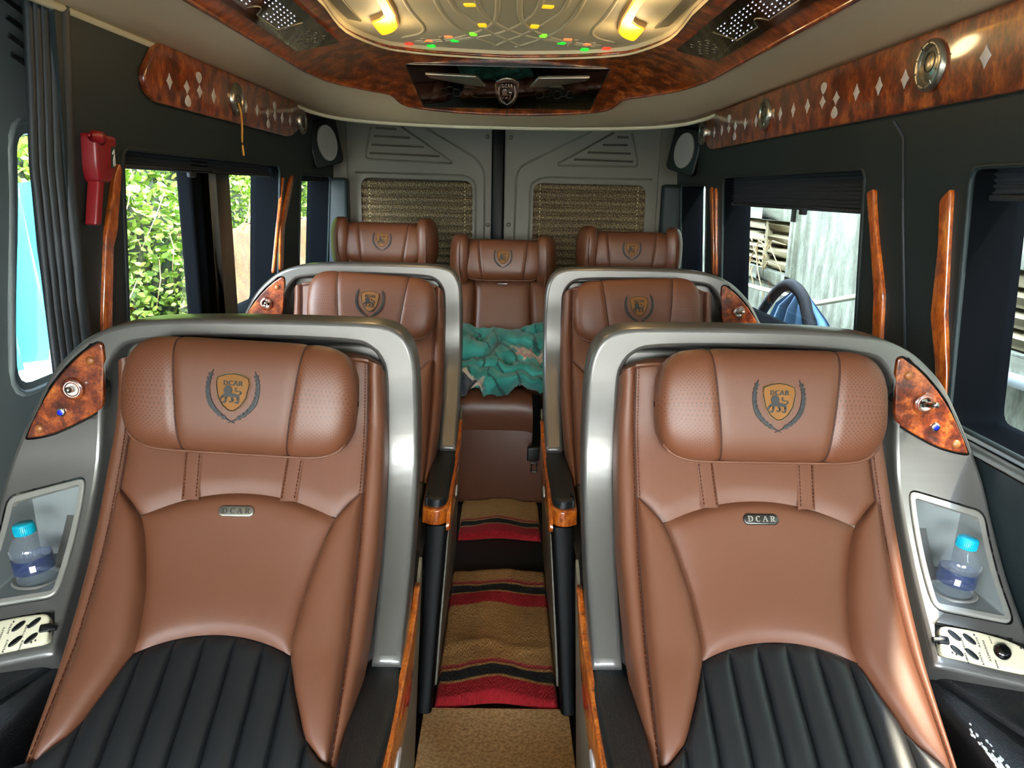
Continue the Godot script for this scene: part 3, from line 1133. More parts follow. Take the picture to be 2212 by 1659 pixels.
# ---- outside --------------------------------------------------------------------------------
func build_outside():
	var s := st0()
	rbox(s, Vector3(0, -0.85, -4), Vector3(60, 0.1, 60), 0.01)
	var g := struct("ground", s, mt("pale_ground"))
	# hedge
	var rg := RandomNumberGenerator.new()
	rg.seed = 17
	var n := FastNoiseLite.new()
	n.seed = 8
	n.frequency = 0.7
	s = st0()
	var hf := func(u, v):
		var z: float = lerpf(-1.5, -22.0, u)
		var y: float = lerpf(-0.8, 4.5, v)
		return Vector3(-3.8 + 0.3 * n.get_noise_2d(z, y) - 0.15 * v, y, z)
	grid(s, 60, 16, hf)
	var hedge := Node3D.new()
	hedge.name = numbered("hedge")
	add_child(hedge)
	tag(hedge, "sunlit green leafy hedge outside the left windows", "hedge")
	part("soil_core", s, mt("soil"), hedge)
	s = st0()
	for k in 4:
		var a := k * 0.5 - 0.75
		var pl := [Vector3.ZERO, Vector3(-0.28, 0.35, 0.05), Vector3(-0.2, 0.75, 0.0), Vector3(0, 1, -0.08), Vector3(0.2, 0.75, 0.0), Vector3(0.28, 0.35, 0.05)]
		if k > 0: continue
		for i in range(1, 5):
			for p in [pl[0], pl[i], pl[i + 1]]: vtx(s, p)
	s.generate_normals()
	s.set_material(mt("leaf"))
	var mm := MultiMesh.new()
	mm.transform_format = MultiMesh.TRANSFORM_3D
	mm.use_colors = true
	mm.mesh = s.commit()
	var cnt := 60000
	mm.instance_count = cnt
	for i in cnt:
		var u := rg.randf()
		var v := rg.randf()
		u = pow(u, 1.4)
		var p: Vector3 = hf.call(u, v)
		var clump := n.get_noise_3d(p.x * 3.0, p.y * 3.0, p.z * 3.0)
		p.x += rg.randf() * 0.25 + clump * 0.2
		p.y += (rg.randf() - 0.5) * 0.1
		var b := Basis.from_euler(Vector3(rg.randf_range(-1.4, 1.4), rg.randf_range(0, TAU), rg.randf_range(-2.5, 2.5)))
		var sc := rg.randf_range(0.06, 0.13)
		mm.set_instance_transform(i, Transform3D(b.scaled(Vector3.ONE * sc), p))
		var t := rg.randf()
		mm.set_instance_color(i, Color(lerpf(0.1, 0.26, t), lerpf(0.2, 0.34, t), lerpf(0.025, 0.06, t)))
	var mi := MultiMeshInstance3D.new()
	mi.name = "foliage"
	mi.multimesh = mm
	mi.set_meta("kind", "stuff")
	hedge.add_child(mi)
	for i in 40:
		s = st0()
		var z := rg.randf_range(-4.0, -12.0)
		var y := rg.randf_range(0.0, 1.8)
		var a := Vector3(-3.3 + 0.15 * rg.randf(), y, z)
		var dd := Vector3(rg.randf_range(-0.1, 0.1), rg.randf_range(-0.5, 0.4), rg.randf_range(-0.6, 0.6))
		tube(s, [a, a + dd * 0.5 + Vector3(0.03, 0.04, 0), a + dd], [0.006, 0.005, 0.002], 5)
		part("dry_twig", s, mt("twig"), hedge)
	# sandy bank
	s = st0()
	var bf := func(u, v):
		var z: float = lerpf(-7.6, -22.0, u)
		var t: float = v
		var y: float = lerpf(-0.8, 0.9, minf(t * 1.3, 1.0)) + 0.1 * n.get_noise_2d(z * 3.0, t * 4.0)
		var x: float = lerpf(-2.45, -2.85, minf(t * 1.3, 1.0)) - maxf(t * 1.3 - 1.0, 0.0) * 0.2 + 0.12 * n.get_noise_2d(z * 2.0 + 40.0, t * 5.0)
		return Vector3(x, y, z)
	grid(s, 60, 20, bf)
	grid(s, 4, 6, func(u, v):
		var p: Vector3 = bf.call(0.0, v)
		return p + Vector3(-0.25 * u, 0, 0.0))
	var bank := part("earth_bank", s, mt("earth"))
	tag(bank, "sandy yellow earth bank below the hedge outside the left window", "bank")
	# cyan sheet hanging outside the sliding door
	var cy := thing("cyan_sheet", "bright cyan plastic sheet seen through the sliding door window", "sheet")
	s = st0()
	grid(s, 30, 12, func(u, v):
		var z: float = lerpf(-2.6, -3.8, u)
		return Vector3(-1.95 - 0.05 * sin(u * 34.0 + v * 2.0) * (1.0 - 0.5 * v), lerpf(0.62, 1.42 + 0.08 * sin(u * 9.0), v), z))
	part("plastic_sheet", s, mt("tarp_cyan"), cy)
	for z in [-2.62, -3.78]:
		s = st0()
		tube(s, [Vector3(-2.03, -0.8, z), Vector3(-2.03, 1.5, z)], 0.02, 8)
		part("rack_pole", s, mt("cable"), cy)
	s = st0()
	rbox(s, Vector3(-2.4, 0.2, -3.3), Vector3(0.1, 2.0, 1.5), 0.01)
	tag(part("pale_board", s, mt("concrete")), "pale rendered wall behind the cyan sheet outside the sliding door", "wall")
	# concrete wall on the right with louvred openings
	var cm := func(z, y, h): return Vector3(2.2 - h, y, z)
	var holes := [rect(-7.3, 0.76, -5.95, 1.16, 0.0), rect(-3.5, 0.72, -2.2, 1.07, 0.0)]
	s = st0()
	sheet(s, rect(-24.0, -0.8, 3.0, 3.4), holes, 0.15, 0.0, cm)
	sheet(s, rect(-24.0, -0.8, 3.0, 3.4), [], 2.0, -0.25, cm)
	rim(s, rect(-24.0, -0.8, 3.0, 3.4), 0.0, -0.25, cm, 2.0)
	for h in holes: rim(s, h, 0.0, -0.2, cm, 0.4)
	var cw := part("concrete_wall", s, mt("concrete"))
	tag(cw, "pale streaked concrete wall outside the right windows", "wall")
	for h in holes:
		var z0: float = h[0].x
		var z1: float = h[1].x
		var y0: float = h[0].y
		var y1: float = h[2].y
		s = st0()
		for p in [[z0 - 0.1, y0 - 0.1, z1 + 0.12, y0], [z0 - 0.1, y1, z1 + 0.12, y1 + 0.12], [z1, y0 - 0.1, z1 + 0.12, y1 + 0.12]]:
			rbox(s, Vector3(2.19, (p[1] + p[3]) / 2, (p[0] + p[2]) / 2), Vector3(0.05, p[3] - p[1], p[2] - p[0]), 0.006)
		part("louvre_frame", s, mt("concrete"), cw)
		for j in 4:
			s = st0()
			rbox(s, Vector3(2.25, lerpf(y0, y1, (j + 0.55) / 4.0), (z0 + z1) / 2), Vector3(0.09, 0.055, z1 - z0), 0.006, Basis(Vector3.BACK, 0.3))
			part("louvre_slat", s, mt("louver"), cw)
		s = st0()
		rbox(s, Vector3(2.22, (y0 + y1) / 2, lerpf(z0, z1, 0.55)), Vector3(0.05, y1 - y0, 0.05), 0.006)
		part("louvre_mullion", s, mt("louver"), cw)
	# blue tarpaulin under an arched ribbed hose
	var arch := spline3([Vector3(1.42, -0.2, -4.75), Vector3(1.42, 0.5, -4.45), Vector3(1.4, 0.66, -4.23), Vector3(1.4, 0.85, -3.98), Vector3(1.4, 0.93, -3.78), Vector3(1.4, 0.905, -3.6), Vector3(1.4, 0.82, -3.5), Vector3(1.4, 0.7, -3.44), Vector3(1.4, 0.3, -3.4), Vector3(1.4, -0.8, -3.38)], 24)
	s = st0()
	var rad := []
	for i in arch.size(): rad.append(0.022 + (0.007 if i % 2 == 0 else 0.0))
	tube(s, arch, rad, 10, false, 1.0, Vector3.RIGHT)
	tag(part("ribbed_hose", s, mt("hose")), "black ribbed hose arching over a blue tarpaulin outside the right window", "hose")
	s = st0()
	grid(s, 40, 16, func(u, v):
		var t: float = u
		var y: float = lerpf(0.9, -0.8, v)
		var z: float = -3.79 + (t - 0.5) * (0.16 + 2.1 * pow(v, 0.5))
		return Vector3(1.47 + 0.05 * v + 0.045 * sin(t * 34.0) * pow(v, 0.4), y, z))
	tag(part("blue_tarpaulin", s, mt("tarp_blue")), "blue tarpaulin hanging in folds outside the right window", "tarpaulin")
	s = st0()
	tube(s, [Vector3(2.05, 0.6, -7.0), Vector3(2.02, 0.69, -4.9), Vector3(2.0, 0.82, -4.28), Vector3(2.0, 0.95, -3.6)], 0.018, 6)
	tag(part("pale_cable", s, mt("cable")), "pale cable running along the concrete wall outside", "cable")
	s = st0()
	tube(s, [Vector3(2.12, 0.6, -4.2), Vector3(2.12, 0.655, -2.2)], 0.03, 8)
	tag(part("wall_pipe", s, mt("door_grey")), "grey pipe along the concrete wall outside the near right window", "pipe")
	s = st0()
	for i in 26:
		var a := Vector3(2.12, rg.randf_range(0.75, 1.05), rg.randf_range(-7.2, -6.2))
		var d2 := Vector3(-0.02, rg.randf_range(-0.5, 0.1), rg.randf_range(-0.4, 0.5))
		tube(s, [a, a + d2 * 0.5 + Vector3(-0.03, 0.05, 0), a + d2], [0.006, 0.005, 0.003], 5)
	tag(part("dry_vine", s, mt("twig")), "dry vine stems hanging over the louvred opening", "vine")

# ---- front and second row seats ---------------------------------------------------------------
# side view of the moulded shell and of the leather back: height -> z
var shell_y := [0.3, 0.545, 0.675, 0.82, 1.0, 1.2]
var shell_z := [-0.87, -1.185, -1.34, -1.432, -1.447, -1.45]
var back_y := [0.4, 0.505, 0.558, 0.605, 0.716, 0.848, 0.92, 1.03, 1.1]
var back_z := [-0.845, -0.998, -1.08, -1.148, -1.26, -1.352, -1.39, -1.413, -1.42]

func surf(ys: Array, zs: Array, sx: float, lift := 0.0) -> Callable:
	return func(x, y, h):
		var z := curve_at(ys, zs, y)
		var d := (curve_at(ys, zs, y + 0.004) - curve_at(ys, zs, y - 0.004)) / 0.008
		var n := Vector3(0, -d, 1).normalized()
		return Vector3(sx * x, y, z) + n * (h + lift)

func puff(t: float, p := 6.0) -> float:
	return sqrt(maxf(0.0, 1.0 - pow(absf(2.0 * t - 1.0), p)))

func crest(parent, map: Callable, k: float, metal := false):
	var shield := pv([0.0, 0.0375, 0.014, 0.0355, 0.0285, 0.0295, 0.0303, 0.015, 0.026, -0.006, 0.0165, -0.022, 0.006, -0.03, 0.0, -0.0312])
	var full := shield.duplicate()
	for i in range(shield.size() - 2, 0, -1): full.append(Vector2(-shield[i].x, shield[i].y))
	var sc := func(a): 
		var r := PackedVector2Array()
		for p in a: r.append(p * k)
		return r
	var s := st0()
	if metal:
		var big := PackedVector2Array()
		for p in full: big.append(Vector2(p.x * 1.3, p.y * 1.42 - 0.006) * k)
		extrude(s, big, 0.0, 0.006, 0.002, map)
		part("crest_frame", s, mt("chrome"), parent)
		s = st0()
		var mid := PackedVector2Array()
		for p in full: mid.append(Vector2(p.x * 1.08, p.y * 1.2 - 0.005) * k)
		extrude(s, mid, 0.004, 0.0075, 0.001, map)
		part("crest_shield", s, mt("gloss_black"), parent)
	else:
		extrude(s, sc.call(full), -0.004, 0.0022, 0.0012, map)
		part("crest_shield", s, mt("gold_cloth"), parent)
		s = st0()
		var pts := []
		for p in inset(ccw(sc.call(full)), 0.0016 * k): pts.append(map.call(p.x, p.y, 0.0022))
		tube(s, pts, 0.0011 * k, 5, true)
		part("crest_outline", s, mt("thread_black"), parent)
		s = st0()
		pts = []
		for p in sc.call(full): pts.append(map.call(p.x, p.y, 0.0016))
		tube(s, pts, 0.0007 * k, 5, true)
		part("crest_edge", s, mt("gold_rim"), parent)
	var ink: Material = mt("chrome") if metal else mt("thread_black")
	var up := 0.0075 if metal else 0.002
	var m2 := func(x, y, h): return map.call(x, y, h + up)
	s = st0()
	letters(s, "DCAR", (0.0085 if not metal else 0.0095) * k, 0.0014, func(x, y, h): return m2.call(x, y + (0.0192 if not metal else 0.026) * k, h), "Droid Sans", 1.12)
	part("crest_lettering", s, ink, parent)
	# the lion
	s = st0()
	var q := func(a, w): 
		var r := PackedVector2Array()
		for i in range(0, a.size(), 2): r.append(Vector2((a[i] - 1070) * 0.00009, (620 - a[i + 1]) * 0.00009) * k)
		var ws := []
		for v in w: ws.append(v * 0.00009 * k)
		extrude(s, stroke(spline(r, 3, false), ws), 0.0, 0.0012, 0.0, m2)
	q.call([925, 615, 1000, 632, 1090, 640, 1185, 660], [60, 85, 60, 62])
	q.call([1185, 640, 1245, 600, 1215, 562, 1150, 566, 1122, 525, 1155, 488], [22, 16, 14, 14, 26, 6])
	q.call([930, 640, 870, 682, 845, 745], [52, 34, 22])
	q.call([955, 650, 955, 720, 935, 785, 880, 782], [54, 36, 30, 22])
	q.call([1050, 660, 1090, 735, 1065, 775, 1015, 765], [40, 36, 28, 20])
	q.call([1180, 660, 1195, 725, 1182, 790, 1125, 778], [58, 40, 30, 22])
	var mane := PackedVector2Array()
	for i in 28:
		var r: float = 92.0 if i % 2 == 0 else 70.0
		mane.append(Vector2((985 - 1070 + r * cos(TAU * i / 28)) * 0.00009, (620 - 545 + r * 1.05 * sin(TAU * i / 28)) * 0.00009) * k)
	extrude(s, mane, 0.0, 0.0016, 0.0, m2)
	part("crest_lion", s, ink, parent)
	# laurel branches of overlapping leaves
	var kk := 0.62 if metal else 1.0
	for sd in [-1.0, 1.0]:
		s = st0()
		var line := spline(pv([-0.006, -0.0515, 0.006, -0.046, 0.024, -0.034, 0.038, -0.017, 0.0435, 0.004, 0.0425, 0.024, 0.0365, 0.042]), 5, false)
		var pl := PackedVector2Array()
		for p in line: pl.append(Vector2(p.x * sd * (0.62 if metal else 1.0), p.y * (0.72 if metal else 1.0)) * k)
		extrude(s, stroke(pl, [0.001 * k, 0.002 * k, 0.0065 * k * kk, 0.0085 * k * kk, 0.0075 * k * kk, 0.005 * k * kk, 0.0008 * k]), -0.003 if not metal else 0.0, 0.0014, 0.0004, map if not metal else m2)
		for i in range(6, pl.size() - 3, 2):
			var t := (pl[i + 1] - pl[i]).normalized()
			for e in [-1.0, 1.0]:
				var dir := t.rotated(0.5 * e)
				var leaf := stroke(PackedVector2Array([pl[i], pl[i] + dir * 0.004 * k * kk, pl[i] + dir * 0.0085 * k * kk]), [0.0008 * k, 0.0036 * k * kk, 0.0004 * k])
				extrude(s, leaf, 0.0, 0.002, 0.0, map if not metal else m2)
		part("laurel_branch", s, ink, parent)

func pillow_front(x: float, y: float, w: float, hh: float, dd: float) -> float:
	var k := pow(maxf(0.0, 1.0 - pow(absf(x / w), 8.0)), 0.42)
	return dd * pow(k, 0.75) * pow(maxf(0.0, 1.0 - pow(minf(absf(y / (hh * maxf(k, 0.01))), 1.0), 3.0)), 1.0 / 3.0)

func pillow_piece(st: SurfaceTool, a: Callable, b: Callable, w: float, hh: float, dd: float, nu: int, per: float, groove_a := true, groove_b := true):
	# part of a padded headrest between x = a(t) and x = b(t), t = height -1..1
	var f := func(u, v):
		var th: float = v * TAU
		var cy := sin(th)
		var cz := cos(th)
		var sy: float = signf(cy) * pow(absf(cy), 0.667)
		var sz: float = signf(cz) * pow(absf(cz), 0.667)
		var x: float = lerpf(a.call(sy), b.call(sy), u)
		var k := pow(maxf(0.0, 1.0 - pow(absf(x / w), 8.0)), 0.42)
		var g := 1.0
		if groove_a: g -= 0.09 * exp(-pow((x - a.call(sy)) / 0.006, 2.0))
		if groove_b: g -= 0.09 * exp(-pow((x - b.call(sy)) / 0.006, 2.0))
		return Vector3(x, sy * hh * k * lerpf(1.0, g, 0.4), sz * dd * pow(k, 0.75) * g)
	grid(st, nu, 48, f, per, 0.52)

func build_headrest(parent, at: Vector3, tilt: float, roll: float, leather: String, w := 0.212, hh := 0.104, dd := 0.052, seam := 0.116, perforated := true):
	var s := st0()
	var sa := func(t): return -seam + 0.012 * (1.0 - t) * 0.9
	var sb := func(t): return seam - 0.012 * (1.0 - t) * 0.9
	pillow_piece(s, sa, sb, w, hh, dd, 26, seam * 2)
	var h := part("headrest", s, mt(leather), parent)
	h.transform = Transform3D(Basis.from_euler(Vector3(-tilt, 0, roll)), at)
	for sd in [-1.0, 1.0]:
		s = st0()
		var ea := func(t): return sd * (w * 0.9999)
		pillow_piece(s, sb if sd > 0 else sa, ea, w, hh, dd, 18, w - seam, true, false)
		part("headrest_wing", s, mt("perforated") if perforated else mt(leather), h)
		s = st0()
		var pts := []
		for i in 40:
			var th := TAU * i / 40
			var sy: float = signf(sin(th)) * pow(absf(sin(th)), 0.667)
			var sz: float = signf(cos(th)) * pow(absf(cos(th)), 0.667)
			var x: float = (sb if sd > 0 else sa).call(sy)
			var k := pow(maxf(0.0, 1.0 - pow(absf(x / w), 8.0)), 0.42)
			pts.append(Vector3(x, sy * hh * k * 0.968, sz * dd * pow(k, 0.75) * 0.925))
		tube(s, pts, 0.0016, 5, true)
		part("headrest_seam", s, mt("seam"), h)
	s = st0()
	var pp := []
	for i in 41:
		var x := lerpf(-w * 0.93, w * 0.93, i / 40.0)
		var k := pow(maxf(0.0, 1.0 - pow(absf(x / w), 8.0)), 0.42)
		pp.append(Vector3(x, -hh * k * 0.985, dd * pow(k, 0.75) * 0.42))
	tube(s, pp, 0.0028, 6)
	part("headrest_piping", s, mt(leather), h)
	var cm := func(x, y, e): return Vector3(x, y + hh * 0.06, pillow_front(x, y + hh * 0.06, w, hh, dd) + e + 0.0006)
	crest(h, cm, hh / 0.104)
	return h

func patch(called: String, parent, m: Material, nu: int, nv: int, xy: Callable, map: Callable, rise: float, groove := 0.004, p := 8.0):
	var s := st0()
	grid(s, nu, nv, func(u, v):
		var q: Vector2 = xy.call(u, v)
		return map.call(q.x, q.y, -groove + (rise + groove) * puff(u, p) * puff(v, p)))
	return part(called, s, m, parent)

func dome_top(x: float) -> float:
	var a := absf(x)
	if a < 0.13: return 0.594 + 0.021 * (1.0 - pow(a / 0.13, 2.0))
	return line_at([0.13, 0.15, 0.178, 0.21, 0.25], [0.594, 0.56, 0.522, 0.503, 0.494], a)

func bolster_in(y: float) -> float:
	return line_at([0.49, 0.503, 0.522, 0.56, 0.594, 0.61, 0.665, 0.705, 0.74, 0.766, 0.785, 0.808], [0.222, 0.21, 0.178, 0.15, 0.13, 0.129, 0.138, 0.151, 0.163, 0.176, 0.196, 0.2235], y)

func arc_top(x: float) -> float:
	var a := absf(x)
	if a < 0.176: return 0.766 + 0.037 * (1.0 - pow(a / 0.176, 2.0))
	return lerpf(0.766, 0.808, (a - 0.176) / 0.047)

func build_seats():
	var rows := [[0.475, 0.0], [0.452, -1.16]]
	var labels := [["brown leather captain seat nearest the camera on the left", "brown leather captain seat nearest the camera on the right"], ["brown leather captain seat in the second row on the left", "brown leather captain seat in the second row on the right"]]
	for r in 2:
		for k in 2:
			var sd: float = [-1.0, 1.0][k]
			var seat := thing("captain_seat", labels[r][k], "seat", Vector3(sd * rows[r][0], 0, rows[r][1]), "captain seats with grey shells")
			build_shell(seat, sd, r)
			build_back(seat, sd)
			var dx: float = [[0.0, 0.018], [0.02, -0.012]][r][k]
			var roll: float = [[-0.045, 0.0], [-0.06, 0.05]][r][k]
			build_headrest(seat, Vector3(dx, 0.974, -1.365), 0.24, roll, "leather")
			build_base(seat, sd, r)

func build_shell(seat, sd: float, row: int):
	var sm := surf(shell_y, shell_z, sd)
	var outer := spline(pv([-0.306, 0.545, -0.309, 0.7, -0.311, 0.85, -0.31, 0.98, -0.303, 1.04, -0.282, 1.079, -0.24, 1.098, -0.15, 1.102, 0.0, 1.103, 0.16, 1.1, 0.25, 1.089, 0.31, 1.066, 0.352, 1.035, 0.39, 0.995, 0.43, 0.93, 0.465, 0.865, 0.488, 0.8, 0.495, 0.72, 0.492, 0.62, 0.485, 0.523]), 3, false)
	var inner := spline(pv([0.299, 0.55, 0.306, 0.6, 0.313, 0.69, 0.309, 0.84, 0.297, 0.95, 0.285, 1.0, 0.262, 1.035, 0.228, 1.053, 0.1, 1.064, -0.02, 1.066, -0.175, 1.062, -0.22, 1.05, -0.242, 1.02, -0.247, 0.97, -0.246, 0.85, -0.248, 0.7, -0.255, 0.545]), 3, false)
	var outline := outer.duplicate()
	outline.append_array(inner)
	var wood := rnd(spline(pv([0.289, 1.05, 0.31, 1.045, 0.348, 1.016, 0.392, 0.968, 0.428, 0.915, 0.452, 0.868, 0.446, 0.862, 0.4, 0.872, 0.352, 0.894, 0.31, 0.918, 0.299, 0.935, 0.292, 0.99]), 2), 0.004, 2)
	var niche_o := rnd(pv([0.333, 0.795, 0.482, 0.757, 0.476, 0.595, 0.329, 0.613]), 0.02, 4)
	var niche_i := rnd(pv([0.345, 0.778, 0.466, 0.746, 0.462, 0.607, 0.342, 0.622]), 0.006, 3)
	var rem := rnd(pv([0.325, 0.6, 0.49, 0.578, 0.484, 0.536, 0.306, 0.562]), 0.006, 3)
	var s := st0()
	plate(s, outline, [inset(ccw(wood), -0.004), niche_o, rem], 0.02, 0.075, 0.009, sm)
	part("shell_frame", s, mt("silver"), seat, "satin grey moulded shell around the seat back")
	# back of the shell and the plate behind the cushion
	s = st0()
	var bk := outer.duplicate()
	bk.append_array(pv([0.299, 0.545, 0.0, 0.53]))
	var narrow := Geometry2D.intersect_polygons(bk, rect(-0.4, 0.4, 0.4, 1.2))
	for q in narrow: sheet(s, q, [], 0.03, -0.075, sm)
	part("shell_back", s, mt("silver"), seat)
	s = st0()
	plate(s, rnd(pv([-0.262, 0.5, 0.266, 0.5, 0.27, 0.9, 0.262, 1.052, -0.235, 1.052, -0.24, 0.9]), 0.035), [], 0.03, 0.02, 0.006, surf(shell_y, shell_z, sd, -0.035))
	part("back_plate", s, mt("silver"), seat)
	# wooden control panel
	s = st0()
	rim(s, inset(ccw(wood), -0.004), 0.0, -0.02, sm, 0.02)
	sheet(s, inset(ccw(wood), -0.004), [], 0.03, -0.02, sm)
	part("panel_groove", s, mt("dark_gap"), seat)
	s = st0()
	plate(s, wood, [], 0.02, 0.014, 0.003, surf(shell_y, shell_z, sd, 0.001))
	var cp := part("control_panel", s, mt("burl_small"), seat, "glossy burl wood control panel")
	var disc := func(x: float, y: float, prof: Array, m: Material, nm: String, seg := 20):
		var st := st0()
		var o: Vector3 = sm.call(x, y, 0.001)
		var n: Vector3 = (sm.call(x, y, 1.0) - sm.call(x, y, 0.0)).normalized()
		var ax := n.cross(Vector3.RIGHT).normalized()
		lathe(st, prof, seg, Transform3D(Basis(n.cross(ax), n, ax), o))
		return part(nm, st, m, cp)
	for q in [[0.314, 1.018], [0.427, 0.881]]:
		disc.call(q[0], q[1], [Vector2(0, 0.005), Vector2(0.006, 0.0045), Vector2(0.0085, 0.002), Vector2(0.0085, -0.002)], mt("tan_cap"), "screw_cap", 16)
	disc.call(0.353, 0.962, [Vector2(0.012, 0.005), Vector2(0.018, 0.006), Vector2(0.0225, 0.003), Vector2(0.024, -0.002)], mt("burl_small"), "lamp_ring", 28)
	disc.call(0.353, 0.962, [Vector2(0.0, 0.004), Vector2(0.013, 0.004), Vector2(0.0155, 0.0065), Vector2(0.0165, 0.004), Vector2(0.0165, 0.0)], mt("chrome") if not (row == 0 and sd < 0) else mt("white"), "reading_lamp_disc", 28)
	var st2 := st0()
	var o2: Vector3 = sm.call(0.353, 0.962, 0.006)
	tube(st2, [o2, o2 + Vector3(0.004, 0.003, 0.016), o2 + Vector3(0.007, 0.006, 0.026)], [0.006, 0.006, 0.0055], 12)
	part("reading_lamp_stem", st2, mt("chrome"), cp)
	disc.call(0.381, 0.915, [Vector2(0.005, 0.005), Vector2(0.008, 0.0045), Vector2(0.0095, 0.002), Vector2(0.0095, -0.002)], mt("chrome"), "switch_ring", 20)
	disc.call(0.381, 0.915, [Vector2(0.0, 0.0055), Vector2(0.004, 0.0055), Vector2(0.0065, 0.004)], mt("led_blue"), "switch_light", 20)
	# bottle niche
	s = st0()
	rim(s, niche_o, 0.0, -0.01, sm, 0.02)
	part("niche_gap", s, mt("dark_gap"), seat)
	s = st0()
	var nm2 := surf(shell_y, shell_z, sd, 0.001)
	plate(s, inset(ccw(niche_o), 0.003), [niche_i], 0.02, 0.012, 0.003, nm2)
	var bez := part("niche_bezel", s, mt("silver_light"), seat, "pale silver rim of the bottle niche")
	s = st0()
	var zb := -1.452
	var rec := func(x, y, h):
		var p: Vector3 = sm.call(x, y, 0.0)
		return Vector3(p.x, p.y, lerpf(p.z, zb, h))
	s.set_smooth_group(-1)
	var nf := PackedVector2Array()
	for i in niche_i.size():
		var a := niche_i[i]
		var b := niche_i[(i + 1) % niche_i.size()]
		for k in 4: nf.append(a.lerp(b, k / 4.0))
	ring(s, nf, 0.0, nf, 1.0, rec)
	cap(s, niche_i, 1.0, rec)
	part("niche_liner", s, mt("niche_wall"), bez)
	s = st0()
	lathe(s, [Vector2(0.036, 0.0), Vector2(0.041, 0.004), Vector2(0.044, 0.0)], 28, Transform3D(Basis.IDENTITY, Vector3(sd * 0.4, 0.6175, -1.335)))
	part("cup_ring", s, mt("silver_light"), bez)
	# tray of the remote control
	s = st0()
	rim(s, rem, 0.0, -0.012, sm, 0.02)
	sheet(s, rem, [], 0.02, -0.012, sm)
	part("remote_tray", s, mt("dark_gap"), seat)
	s = st0()
	rbox(s, sm.call(0.319, 0.578, 0.006), Vector3(0.026, 0.01, 0.008), 0.003, Basis(Vector3.RIGHT, -0.9))
	part("remote_clip", s, mt("black"), seat)

